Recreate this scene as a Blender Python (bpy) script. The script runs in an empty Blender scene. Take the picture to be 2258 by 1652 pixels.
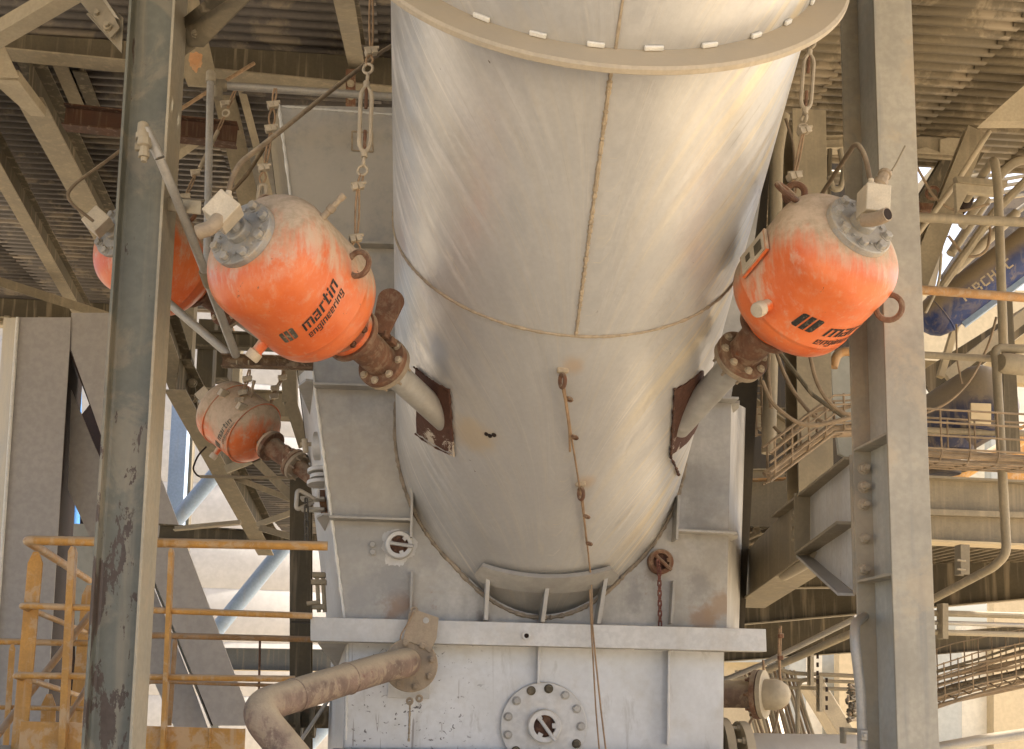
import bpy, bmesh, math, random
from math import sin, cos, tan, atan, pi, radians, sqrt, log, exp
from mathutils import Vector, Matrix
random.seed(7)
SC = bpy.context.scene
COL = SC.collection
V = Vector
# ---------------------------------------------------------------- camera
F, HY, YAW, ROLL, CX, CZ = 2400.0, 1500.0, 0.09, 0.0136, 1128.5, 1.7
PITCH = atan(F / 18100.0)
PPY = HY - F * tan(PITCH)
cP, sP, cY, sY, cR, sR = cos(PITCH), sin(PITCH), cos(YAW), sin(YAW), cos(ROLL), sin(ROLL)
CAM = V((0, 0, CZ))
ex_ = V((cY, -sY, 0)); ey_ = V((sY, cY, 0)); ez_ = V((0, 0, 1))
fw_ = ey_ * cP + ez_ * sP; up_ = ez_ * cP - ey_ * sP
rt_ = ex_ * cR + up_ * sR; vu_ = up_ * cR - ex_ * sR
cd = bpy.data.cameras.new('camera'); cam = bpy.data.objects.new('camera', cd); COL.objects.link(cam)
cd.sensor_width = 36.0; cd.sensor_fit = 'HORIZONTAL'; cd.lens = 36.0 * F / 2257.0
cd.shift_x = 0.0; cd.shift_y = (PPY - 826.0) / 2257.0
cd.clip_start = 0.05; cd.clip_end = 3000.0
M = Matrix.Identity(4)
for i in range(3):
    M[i][0] = rt_[i]; M[i][1] = vu_[i]; M[i][2] = -fw_[i]; M[i][3] = CAM[i]
cam.matrix_world = M
SC.camera = cam
# ---------------------------------------------------------------- light
SUN_EL, SUN_AZ = radians(52), radians(80)      # azimuth clockwise from +Y: the sun stands to the right of the plant
w = bpy.data.worlds.new('World'); SC.world = w; w.use_nodes = True
nt = w.node_tree; nt.nodes.clear()
sky = nt.nodes.new('ShaderNodeTexSky'); sky.sky_type = 'NISHITA'; sky.sun_disc = False
sky.sun_elevation = SUN_EL; sky.sun_rotation = SUN_AZ; sky.dust_density = 6.0; sky.air_density = 1.0
bg = nt.nodes.new('ShaderNodeBackground'); bg.inputs[1].default_value = 0.15
wo = nt.nodes.new('ShaderNodeOutputWorld')
nt.links.new(sky.outputs[0], bg.inputs[0]); nt.links.new(bg.outputs[0], wo.inputs[0])
sd = bpy.data.lights.new('sun', 'SUN'); sd.energy = 5.0; sd.angle = radians(0.5); sd.color = (1.0, 0.92, 0.79)
so = bpy.data.objects.new('sun', sd); COL.objects.link(so)
dv = V((sin(SUN_AZ) * cos(SUN_EL), cos(SUN_AZ) * cos(SUN_EL), sin(SUN_EL)))
so.rotation_euler = dv.to_track_quat('Z', 'Y').to_euler(); so.location = (0, -20, 40)
SC.view_settings.view_transform = 'Standard'; SC.view_settings.look = 'None'
SC.view_settings.exposure = 1.5; SC.view_settings.gamma = 1.0; SC.view_settings.use_curve_mapping = False
SC.render.engine = 'CYCLES'
SC.cycles.use_denoising = True
SC.cycles.max_bounces = 8; SC.cycles.diffuse_bounces = 5; SC.cycles.caustics_reflective = False; SC.cycles.caustics_refractive = False
# ---------------------------------------------------------------- picture <-> place
def ray(px, py):
    return rt_ * ((px - CX) / F) + vu_ * ((PPY - py) / F) + fw_
def P(px, py, Y):
    r = ray(px, py); return CAM + r * (Y / r.y)
def PZ(px, py, z):
    r = ray(px, py); return CAM + r * ((z - CZ) / r.z)
def PX(px, py, x):
    r = ray(px, py); return CAM + r * (x / r.x)
def PD(px, py, p0, n):
    r = ray(px, py); return CAM + r * ((p0 - CAM).dot(n) / r.dot(n))
def pxm(Y): return Y / F
def proj(p):
    q = p - CAM; d = q.dot(fw_); return CX + F * q.dot(rt_) / d, PPY - F * q.dot(vu_) / d
# ---------------------------------------------------------------- mesh builder
def frame(d, up=V((0, 0, 1))):
    d = d.normalized()
    if abs(d.dot(up)) > 0.97: up = V((0, 1, 0)) if abs(d.y) < 0.9 else V((1, 0, 0))
    s = d.cross(up).normalized(); u = s.cross(d).normalized()
    return d, s, u
class MB:
    def __init__(self): self.v = []; self.f = []
    def add(self, vs, fs):
        b = len(self.v); self.v += [V(x) for x in vs]; self.f += [[i + b for i in f] for f in fs]; return self
    def box(self, c, sx, sy, sz, axes=None):
        a = axes or (V((1, 0, 0)), V((0, 1, 0)), V((0, 0, 1)))
        vs = [c + a[0] * (sx / 2 * i) + a[1] * (sy / 2 * j) + a[2] * (sz / 2 * k) for i in (-1, 1) for j in (-1, 1) for k in (-1, 1)]
        return self.add(vs, [(0, 1, 3, 2), (4, 6, 7, 5), (0, 4, 5, 1), (2, 3, 7, 6), (0, 2, 6, 4), (1, 5, 7, 3)])
    def prism(self, a, b, prof, up=V((0, 0, 1))):
        d, s, u = frame(b - a, up); n = len(prof)
        vs = [a + s * x + u * y for x, y in prof] + [b + s * x + u * y for x, y in prof]
        fs = [(i, (i + 1) % n, (i + 1) % n + n, i + n) for i in range(n)]
        return self.add(vs, fs + [tuple(range(n))[::-1], tuple(range(n, 2 * n))])
    def plate(self, pts, th):
        n = len(pts); vs = list(pts) + [p + th for p in pts]
        fs = [(i, (i + 1) % n, (i + 1) % n + n, i + n) for i in range(n)]
        return self.add(vs, fs + [tuple(range(n))[::-1], tuple(range(n, 2 * n))])
    def tube(self, pts, r, n=12, caps=True):
        pts = [V(p) for p in pts]; m = len(pts)
        rs = r if isinstance(r, (list, tuple)) else [r] * m
        d0, s, u = frame(pts[1] - pts[0]); vs = []
        for i, p in enumerate(pts):
            t = (pts[min(i + 1, m - 1)] - pts[max(i - 1, 0)]).normalized()
            s = (s - t * s.dot(t)).normalized(); u = t.cross(s)
            for k in range(n):
                a = 2 * pi * k / n; vs.append(p + (s * cos(a) + u * sin(a)) * rs[i])
        fs = [(i * n + k, i * n + (k + 1) % n, (i + 1) * n + (k + 1) % n, (i + 1) * n + k) for i in range(m - 1) for k in range(n)]
        if caps: fs += [tuple(range(n))[::-1], tuple(range((m - 1) * n, m * n))]
        return self.add(vs, fs)
    def lathe(self, o, d, prof, n=32):
        d, s, u = frame(d); m = len(prof); vs = []
        for t, r in prof:
            r = max(r, 1e-4)
            vs += [o + d * t + (s * cos(2 * pi * k / n) + u * sin(2 * pi * k / n)) * r for k in range(n)]
        fs = [(i * n + k, i * n + (k + 1) % n, (i + 1) * n + (k + 1) % n, (i + 1) * n + k) for i in range(m - 1) for k in range(n)]
        fs += [tuple(range(n))[::-1], tuple(range((m - 1) * n, m * n))]
        return self.add(vs, fs)
    def torus(self, c, nrm, R, r, n=24, k=8, a0=0, a1=2 * pi):
        d, s, u = frame(nrm); closed = abs(a1 - a0 - 2 * pi) < 1e-6
        pts = [c + (s * cos(a0 + (a1 - a0) * i / n) + u * sin(a0 + (a1 - a0) * i / n)) * R for i in range(n + 1)]
        if closed:
            vs = []
            for i in range(n):
                e = (pts[i] - c).normalized()
                vs += [pts[i] + (e * cos(2 * pi * j / k) + d * sin(2 * pi * j / k)) * r for j in range(k)]
            fs = [(i * k + j, i * k + (j + 1) % k, ((i + 1) % n) * k + (j + 1) % k, ((i + 1) % n) * k + j) for i in range(n) for j in range(k)]
            return self.add(vs, fs)
        return self.tube(pts, r, k)
def bend(pts, rad, n=6):
    pts = [V(p) for p in pts]; out = [pts[0]]
    for i in range(1, len(pts) - 1):
        a, b, c = pts[i - 1], pts[i], pts[i + 1]
        u = (a - b); w_ = (c - b); r = min(rad, u.length * .49, w_.length * .49)
        p, q = b + u.normalized() * r, b + w_.normalized() * r
        for k in range(n + 1):
            t = k / n; out.append(p * (1 - t) ** 2 + b * 2 * t * (1 - t) + q * t * t)
    out.append(pts[-1]); return out
def Iprof(h, b, tf=.014, tw=.009, base=0.0):
    y0, y1 = base, base + h; b2, w2 = b / 2, tw / 2
    return [(-b2, y0), (b2, y0), (b2, y0 + tf), (w2, y0 + tf), (w2, y1 - tf), (b2, y1 - tf), (b2, y1), (-b2, y1), (-b2, y1 - tf), (-w2, y1 - tf), (-w2, y0 + tf), (-b2, y0 + tf)]
def Lprof(a, b, t=.01): return [(0, 0), (a, 0), (a, t), (t, t), (t, b), (0, b)]
def Cprof(h, b, t=.012): return [(0, 0), (b, 0), (b, t), (t, t), (t, h - t), (b, h - t), (b, h), (0, h)]
def Rprof(w_, h): return [(-w_ / 2, -h / 2), (w_ / 2, -h / 2), (w_ / 2, h / 2), (-w_ / 2, h / 2)]
WL = {}
def mesh(name, mb, mat, origin=V((0, 0, 0)), sharp=32):
    me = bpy.data.meshes.new(name)
    me.from_pydata([tuple(v - origin) for v in mb.v], [], mb.f)
    bm = bmesh.new(); bm.from_mesh(me); bmesh.ops.recalc_face_normals(bm, faces=bm.faces); bm.to_mesh(me); bm.free()
    me.polygons.foreach_set('use_smooth', [True] * len(me.polygons))
    me.set_sharp_from_angle(angle=radians(sharp))
    if mat: me.materials.append(mat)
    return me
def tag(o, label=None, cat=None, group=None, kind=None):
    for k, x in (('label', label), ('category', cat), ('group', group), ('kind', kind)):
        if x: o[k] = x
    return o
def thing(name, label, cat, loc, group=None):
    o = bpy.data.objects.new(name, None); COL.objects.link(o); o.location = loc; o.empty_display_size = .1
    WL[o.name] = V(loc); return tag(o, label, cat, group)
def part(parent, name, mb, mat, bevel=0.0, label=None, kind=None):
    org = WL[parent.name] if parent else V((0, 0, 0))
    o = bpy.data.objects.new(name, mesh(name, mb, mat, org)); COL.objects.link(o)
    if parent: o.parent = parent
    WL[o.name] = org
    if bevel:
        m = o.modifiers.new('edge', 'BEVEL'); m.width = bevel; m.segments = 2; m.limit_method = 'ANGLE'; m.angle_limit = radians(50)
    return tag(o, label=label, kind=kind)
def solo(name, label, cat, mb, mat, group=None, bevel=0.0):
    c = V((0, 0, 0))
    for v in mb.v: c += v
    c /= len(mb.v); org = V((c.x, c.y, min(v.z for v in mb.v)))
    o = bpy.data.objects.new(name, mesh(name, mb, mat, org)); COL.objects.link(o); o.location = org; WL[o.name] = org
    if bevel:
        m = o.modifiers.new('edge', 'BEVEL'); m.width = bevel; m.segments = 2; m.limit_method = 'ANGLE'; m.angle_limit = radians(50)
    return tag(o, label, cat, group)
BOLT = {}
def bolt(parent, pos, d, r, mat, h=None, shank=0.0, name='bolt'):
    h = h or r * .9; key = (round(r, 4), round(h, 4), mat.name, round(shank, 3), name)
    if key not in BOLT:
        mb = MB(); mb.lathe(V((0, 0, 0)), V((0, 0, 1)), [(-.004, r), (h, r), (h + r * .12, r * .8)], 6)
        mb.lathe(V((0, 0, 0)), V((0, 0, 1)), [(-.003, r * 1.3), (r * .18, r * 1.3)], 14)
        if shank: mb.lathe(V((0, 0, 0)), V((0, 0, 1)), [(0, r * .55), (h + shank, r * .55)], 10)
        BOLT[key] = mesh(name, mb, mat)
    o = bpy.data.objects.new(name, BOLT[key]); COL.objects.link(o); o.parent = parent
    q = d.normalized().to_track_quat('Z', 'Y')
    o.matrix_local = Matrix.Translation(pos - WL[parent.name]) @ q.to_matrix().to_4x4() @ Matrix.Rotation(random.random() * 1.05, 4, 'Z')
    return o
# ---------------------------------------------------------------- materials
DUST = (.46, .37, .25); RUST = (.13, .055, .03)
class NG:
    def __init__(s, name):
        s.m = bpy.data.materials.new(name); s.m.use_nodes = True; s.t = s.m.node_tree; s.t.nodes.clear()
        s.out = s.t.nodes.new('ShaderNodeOutputMaterial'); s.b = s.t.nodes.new('ShaderNodeBsdfPrincipled')
        s.t.links.new(s.b.outputs[0], s.out.inputs[0])
        s.g = s.t.nodes.new('ShaderNodeNewGeometry'); s.pos = s.g.outputs['Position']
    def put(s, sock, x):
        if isinstance(x, bpy.types.NodeSocket): s.t.links.new(x, sock)
        elif isinstance(x, tuple): sock.default_value = x if len(x) == len(sock.default_value) else x + (1.0,)
        else: sock.default_value = x
    def math(s, op, a, b=0.0, clamp=False):
        n = s.t.nodes.new('ShaderNodeMath'); n.operation = op; n.use_clamp = clamp; s.put(n.inputs[0], a); s.put(n.inputs[1], b); return n.outputs[0]
    def mix(s, f, a, b, mode='MIX'):
        n = s.t.nodes.new('ShaderNodeMix'); n.data_type = 'RGBA'; n.blend_type = mode
        s.put(n.inputs[0], f); s.put(n.inputs[6], a); s.put(n.inputs[7], b); return n.outputs[2]
    def noise(s, scale, detail=5.0, rough=.6, vec=None, stretch=None, dist=0.0):
        v = vec if vec is not None else s.pos
        if stretch:
            mp = s.t.nodes.new('ShaderNodeMapping'); mp.vector_type = 'POINT'; mp.inputs['Scale'].default_value = stretch; s.t.links.new(v, mp.inputs[0]); v = mp.outputs[0]
        n = s.t.nodes.new('ShaderNodeTexNoise'); n.inputs['Scale'].default_value = scale; n.inputs['Detail'].default_value = detail
        n.inputs['Roughness'].default_value = rough; n.inputs['Distortion'].default_value = dist
        s.t.links.new(v, n.inputs['Vector']); return n.outputs[0]
    def ramp(s, x, a, b, c=0.0, d=1.0, smooth=True):
        n = s.t.nodes.new('ShaderNodeMapRange'); n.interpolation_type = 'SMOOTHSTEP' if smooth else 'LINEAR'
        s.put(n.inputs[0], x); n.inputs[1].default_value = a; n.inputs[2].default_value = b; n.inputs[3].default_value = c; n.inputs[4].default_value = d
        return n.outputs[0]
    def sep(s, v):
        n = s.t.nodes.new('ShaderNodeSeparateXYZ'); s.t.links.new(v, n.inputs[0]); return n.outputs
    def bump(s, h, st=.2, dist=.01):
        n = s.t.nodes.new('ShaderNodeBump'); n.inputs['Strength'].default_value = st; n.inputs['Distance'].default_value = dist
        s.t.links.new(h, n.inputs['Height']); s.t.links.new(n.outputs[0], s.b.inputs['Normal'])
    def done(s, col, rough, metal=0.0, spec=.4):
        s.put(s.b.inputs['Base Color'], col); s.put(s.b.inputs['Roughness'], rough); s.put(s.b.inputs['Metallic'], metal)
        s.b.inputs['Specular IOR Level'].default_value = spec; return s.m
def mul(c, k): return tuple(min(x * k, .95) for x in c)
def metal(name, col, rough=.55, met=0.0, dust=.55, dcol=DUST, mott=.4, sc=3.0, rust=0.0, rcol=RUST, chips=0.0, ccol=(.09, .065, .05), chipz=None, streak=.3, scol=None, bump=.12, patch=0.0, dz=(.15, .8), spots=()):
    g = NG(name)
    n1 = g.noise(sc, 6, .62); n2 = g.noise(sc * 14, 4, .6)
    c = g.mix(g.ramp(n1, .3, .7), mul(col, 1 - mott * .5), mul(col, 1 + mott * .35))
    c = g.mix(g.ramp(n2, .35, .65, 0, .28), c, mul(col, .62))
    if streak:
        n3 = g.noise(sc * 5, 4, .55, stretch=(1, 1, .06))
        c = g.mix(g.ramp(n3, .5, .72, 0, streak), c, scol or dcol)
    if patch:
        n4 = g.noise(sc * 1.3, 7, .68, dist=.4)
        c = g.mix(g.ramp(n4, .5, .6, 0, patch), c, dcol)
    if chips:
        n5 = g.noise(10.5, 9, .7, stretch=(1, 1, .34), dist=.3); th = .66 - chips * .12
        k = g.ramp(n5, th, th + .014)
        if chipz:
            z = g.sep(g.pos)[2]; zf = g.ramp(z, chipz[0], chipz[1], 1.0, chipz[2]); 
            k = g.ramp(g.math('ADD', n5, g.math('MULTIPLY', g.math('SUBTRACT', zf, 1.0), .16)), th, th + .014)
        c = g.mix(k, c, g.mix(n2, mul(ccol, .6), mul(ccol, 1.5)))
    for (sx, sy, r, scol_, k_) in spots:          # placed stains; some also paint brightness and shade into the wall
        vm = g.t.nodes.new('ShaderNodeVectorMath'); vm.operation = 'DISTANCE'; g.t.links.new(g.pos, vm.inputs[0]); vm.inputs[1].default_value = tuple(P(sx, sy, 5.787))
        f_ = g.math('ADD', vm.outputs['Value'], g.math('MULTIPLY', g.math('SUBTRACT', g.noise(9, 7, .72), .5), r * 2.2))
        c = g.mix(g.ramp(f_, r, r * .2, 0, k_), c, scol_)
    if rust:
        n6 = g.noise(sc * 2.2, 8, .72); c = g.mix(g.ramp(n6, .68 - rust * .3, .8 - rust * .3), c, g.mix(n2, mul(rcol, .55), mul(rcol, 1.6)))
    if dust:
        nz = g.sep(g.g.outputs['Normal'])[2]
        d = g.ramp(g.math('ADD', nz, g.math('MULTIPLY', g.math('SUBTRACT', n1, .5), .8)), dz[0], dz[1], 0, dust)
        c = g.mix(d, c, g.mix(n2, mul(dcol, .8), mul(dcol, 1.12)))
    g.bump(n2, bump, .008)
    return g.done(c, g.ramp(n1, .3, .7, max(rough - .1, .05), min(rough + .12, 1)), met)
STEEL = metal('dusty_steel', (.285, .24, .165), rough=.7, mott=.4, streak=.35, rust=.05)
STEEL_D = metal('dark_dusty_steel', (.10, .082, .052), rough=.75, mott=.5, streak=.4, rust=.1)
STEEL_L = metal('pale_dusty_steel', (.41, .35, .25), rough=.7, mott=.3, streak=.3, rust=.03)
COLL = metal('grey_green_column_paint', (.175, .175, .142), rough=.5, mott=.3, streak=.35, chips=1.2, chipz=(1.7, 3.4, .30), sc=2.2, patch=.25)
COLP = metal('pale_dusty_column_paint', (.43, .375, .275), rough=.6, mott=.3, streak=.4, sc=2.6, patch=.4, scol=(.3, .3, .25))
COLW = metal('lightened_column_web', (.46, .455, .41), rough=.55, mott=.3, streak=.4, sc=2.6, patch=.2, scol=(.3, .29, .25))  # lighter than the flanges: missing side light is painted into the web
COLR = metal('dusty_column_paint', (.38, .345, .275), rough=.6, mott=.4, streak=.7, sc=2.6, patch=.45, scol=(.22, .22, .205))
PANEL = metal('lavender_grey_panel', (.40, .37, .345), rough=.6, mott=.16, streak=.15, sc=1.1, rust=.02)
BOXW = metal('silver_painted_box', (.56, .55, .53), rough=.48, met=.15, mott=.3, streak=.22, scol=(.42, .36, .28), sc=2.4, rust=.1, patch=.12)
BOXG = metal('grey_dusty_box', (.43, .41, .375), rough=.5, met=.15, mott=.55, streak=.35, sc=1.9, rust=.15, patch=.35, scol=(.25, .23, .2), rcol=(.2, .11, .07), dcol=(.36, .32, .26), spots=((740, 420, .75, (.52, .47, .385), .75), (800, 690, .5, (.50, .46, .39), .5), (878, 1340, .12, (.27, .17, .11), .8), (1548, 1365, .10, (.30, .2, .13), .8), (1590, 1340, .12, (.33, .22, .13), .7), (860, 1275, .16, (.24, .235, .23), .7), (790, 1310, .13, (.27, .265, .26), .6), (1400, 1310, .11, (.20, .195, .19), .6), (1545, 1140, .14, (.24, .225, .2), .5), (1520, 1050, .16, (.25, .235, .21), .5), (1545, 1290, .12, (.22, .21, .2), .55), (945, 1235, .08, (.27, .26, .25), .5), (1190, 1360, .05, (.12, .09, .07), .7), (1065, 1365, .05, (.12, .09, .07), .7), (1316, 1372, .04, (.12, .09, .07), .7), (1440, 1265, .05, (.15, .12, .1), .6)))  # dust, rust and smudges; large pale ones also brighten the roof-shaded upper wall
RUSTM = metal('rusty_iron', (.17, .085, .05), rough=.82, mott=.8, sc=9, streak=.2, rust=.3, dust=.6, patch=.25, rcol=(.2, .07, .03), bump=.4)
RUSTD = metal('dark_rust', (.085, .042, .03), rough=.9, mott=.8, sc=14, streak=.25, patch=.4, dcol=(.3, .17, .1), dust=.5, bump=.5)
PIPEB = metal('brown_dusty_pipe', (.24, .165, .125), rough=.8, mott=.7, sc=8, dust=1.0, patch=.45, rust=.25, rcol=(.14, .04, .04), bump=.4)
DISC = metal('dusty_brown_flange', (.33, .26, .185), rough=.75, mott=.5, sc=7, dust=.8, rust=.15, patch=.3)
YEL = metal('worn_yellow_paint', (.55, .285, .07), rough=.55, mott=.4, sc=6, dust=.9, streak=.6, patch=.6, rust=.06, dcol=(.55, .40, .25))
YELB = metal('browned_yellow_paint', (.42, .23, .09), rough=.6, mott=.5, sc=7, dust=.7, streak=.4, patch=.5, rust=.2, dcol=(.42, .32, .22))
WIRE = metal('dusty_wire_rope', (.33, .22, .13), rough=.8, mott=.6, sc=20, dust=.6, streak=0, rust=.25)
TURN = metal('galvanised_rigging', (.45, .38, .28), rough=.6, met=.1, mott=.4, sc=14, dust=.7, streak=.2)
GALV = metal('galvanised_tube', (.44, .41, .36), rough=.5, met=.25, mott=.3, sc=7, dust=.6, streak=.25)
CAPM = metal('dusty_steel_cap', (.36, .35, .325), rough=.6, met=.15, mott=.4, sc=10, dust=.55, patch=.5, streak=.4)
VALV = metal('dusty_valve_box', (.55, .48, .37), rough=.7, mott=.3, sc=12, dust=.6, patch=.3)
BLUE = metal('dusty_blue_paint', (.03, .05, .16), rough=.5, mott=.4, sc=4, dust=1.0, patch=.25, streak=.4, dcol=(.30, .235, .15), dz=(-.35, .25))
BLUEG = metal('dust_greyed_blue_paint', (.05, .055, .11), rough=.6, mott=.4, sc=4, dust=1.0, patch=.45, streak=.4, dcol=(.32, .26, .18), dz=(-.3, .3))
BLUT = metal('blue_grey_tube_paint', (.33, .44, .60), rough=.5, mott=.15, sc=2, dust=.3, streak=.15)
SILO = metal('pale_concrete', (.45, .435, .41), rough=.85, mott=.14, sc=.5, dust=0, streak=.25, scol=(.5, .47, .42), bump=.2)
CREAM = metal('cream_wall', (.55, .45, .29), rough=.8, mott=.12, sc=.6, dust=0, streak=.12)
CREAMW = metal('white_wall_and_daylight', (.72, .67, .55), rough=.8, mott=.08, sc=.6, dust=0, streak=.08)  # white paint, also put where daylight shows in the far building
GREYW = metal('grey_wall_and_shade', (.42, .43, .4), rough=.8, mott=.1, sc=.6, dust=0, streak=.1)  # grey tone, also standing in for shade on the far panels
CORR = metal('corrugated_deck', (.115, .10, .087), rough=.65, mott=.5, sc=1.6, dust=.4, streak=0, patch=.3, rust=.12)
CORRL = metal('corrugated_deck_tan', (.135, .107, .066), rough=.7, mott=.4, sc=1.6, dust=.3, streak=0, patch=.3, rust=.1)
GROUND = metal('pale_dusty_ground', (.50, .43, .325), rough=.95, mott=.3, sc=.3, dust=0, streak=0, patch=.3)
SEAM = metal('tan_weld_bead', (.45, .36, .25), rough=.85, mott=.5, sc=30, dust=.4, streak=0, rust=.1, bump=.5)
FLNG = metal('dusty_tan_flange', (.47, .40, .30), rough=.85, mott=.25, sc=4, dust=.9, streak=.15, patch=.25, rust=.02)
WHITE = metal('white_shim', (.78, .76, .7), rough=.7, mott=.2, sc=20, dust=.3, streak=0)
INK = metal('black_ink', (.03, .028, .025), rough=.7, mott=.5, sc=20, dust=.35, streak=.25, bump=.02)
INKW = metal('worn_ink', (.10, .09, .07), rough=.75, mott=.8, sc=26, dust=.4, streak=.3, patch=.5, bump=.02)
TANL = metal('tan_letters', (.5, .42, .29), rough=.75, mott=.3, sc=12, dust=.3, streak=0)
HOSE = metal('dusty_rubber_hose', (.19, .14, .09), rough=.8, mott=.5, sc=16, dust=.7, streak=0)
CABLE = metal('dusty_cable', (.27, .2, .13), rough=.85, mott=.6, sc=9, dust=.7, streak=0)
CHAINR = metal('red_rusty_chain', (.17, .065, .05), rough=.8, mott=.6, sc=30, dust=.4, streak=0)
CHAIN = metal('dark_chain', (.1, .09, .075), rough=.6, met=.3, mott=.5, sc=30, dust=.4, streak=0)
DARKP = metal('painted_shade_sheet', (.045, .036, .024), rough=.85, mott=.5, sc=2, dust=.3, streak=.3, scol=(.12, .09, .055))  # near-black base stands in for shade in gaps and inside the box
SOOT_SHADE = metal('soot_and_shade', (.03, .018, .013), rough=.95, mott=.8, sc=12, dust=.2, streak=0, rust=.3)  # near-black for burn marks, also painted shade in holes and gaps
def tank_mat(name, dustiness, seed):
    g = NG(name)
    mp = g.t.nodes.new('ShaderNodeMapping'); mp.inputs['Location'].default_value = (seed, seed * 1.7, -seed); g.t.links.new(g.pos, mp.inputs[0]); g.pos = mp.outputs[0]
    n1 = g.noise(3.2, 7, .66); n2 = g.noise(60, 4, .6); n3 = g.noise(12, 6, .7, stretch=(2.2, 2.2, .18)); n4 = g.noise(26, 8, .72, dist=.3)
    c = g.mix(g.ramp(n1, .3, .7), (.62, .115, .028), (.72, .18, .05))
    c = g.mix(g.ramp(n3, .5, .7, 0, .55), c, (.62, .30, .18))
    nz = g.sep(g.g.outputs['Normal'])[2]
    h = g.math('ADD', nz, g.math('ADD', g.math('MULTIPLY', g.math('SUBTRACT', n1, .5), .75), g.math('MULTIPLY', g.math('SUBTRACT', n3, .5), 1.0)))
    d = g.ramp(h, .0 - dustiness, .62 - dustiness, 0, .97)
    c = g.mix(d, c, g.mix(g.ramp(n4, .3, .7), mul(DUST, .85), (.56, .44, .32)))
    n7 = g.noise(7.5, 8, .7, stretch=(1, 1, .55), dist=.35)
    c = g.mix(g.math('MULTIPLY', g.ramp(n7, .5, .64, 0, .75), g.ramp(h, -.45 - dustiness, .25 - dustiness)), c, (.56, .43, .31))
    c = g.mix(g.ramp(n2, .5, .7, 0, .06), c, (.56, .43, .31))
    spk = g.math('MULTIPLY', g.ramp(n4, .655, .69), g.ramp(n1, .45, .58))
    c = g.mix(spk, c, (.11, .07, .05))
    g.bump(g.math('ADD', n2, g.math('MULTIPLY', d, .6)), .1, .004)
    return g.done(c, g.ramp(d, 0, 1, .38, .85), 0, .45)
TANK = [tank_mat('orange_tank_paint', a, s) for a, s in ((.16, 0.0), (.26, 3.3), (.12, 7.1), (.62, 11.9))]
# ================================================================ ground
mb = MB(); mb.lathe(V((0, 0, -.3)), V((0, 0, 1)), [(0, 900), (.3, 900)], 64)
g_ = part(None, 'ground', mb, GROUND, kind='structure')
# ================================================================ inclined pipe
PR, PI, PAZ = 0.8, 0.5727, 0.0143
Q0 = V((.6815, 5.5953, CZ + 1.5))
PDIR = V((sin(PAZ) * cos(PI), cos(PAZ) * cos(PI), -sin(PI)))
PEX = V((cos(PAZ), -sin(PAZ), 0)); PEN = PEX.cross(PDIR).normalized()
if PEN.z < 0: PEN = -PEN                      # PEN points up from the axis; the underside is -PEN
TW, TF, RO, RI, YW = -1.059, -2.248, .921, .797, 5.787
def cyl(t, a, r=PR):                          # a = 0 on the underside, positive to +X
    return Q0 + PDIR * t + (PEX * sin(a) - PEN * cos(a)) * r
def on_pipe(px, py, r=PR):
    d = ray(px, py); o = CAM - Q0
    d2 = d - PDIR * d.dot(PDIR); o2 = o - PDIR * o.dot(PDIR)
    A, B, C = d2.dot(d2), 2 * d2.dot(o2), o2.dot(o2) - r * r
    D = max(B * B - 4 * A * C, 0); k = (-B - sqrt(D)) / (2 * A)
    p = CAM + d * k; q = p - Q0; t = q.dot(PDIR)
    return t, math.atan2(q.dot(PEX), -q.dot(PEN)), p
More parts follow.
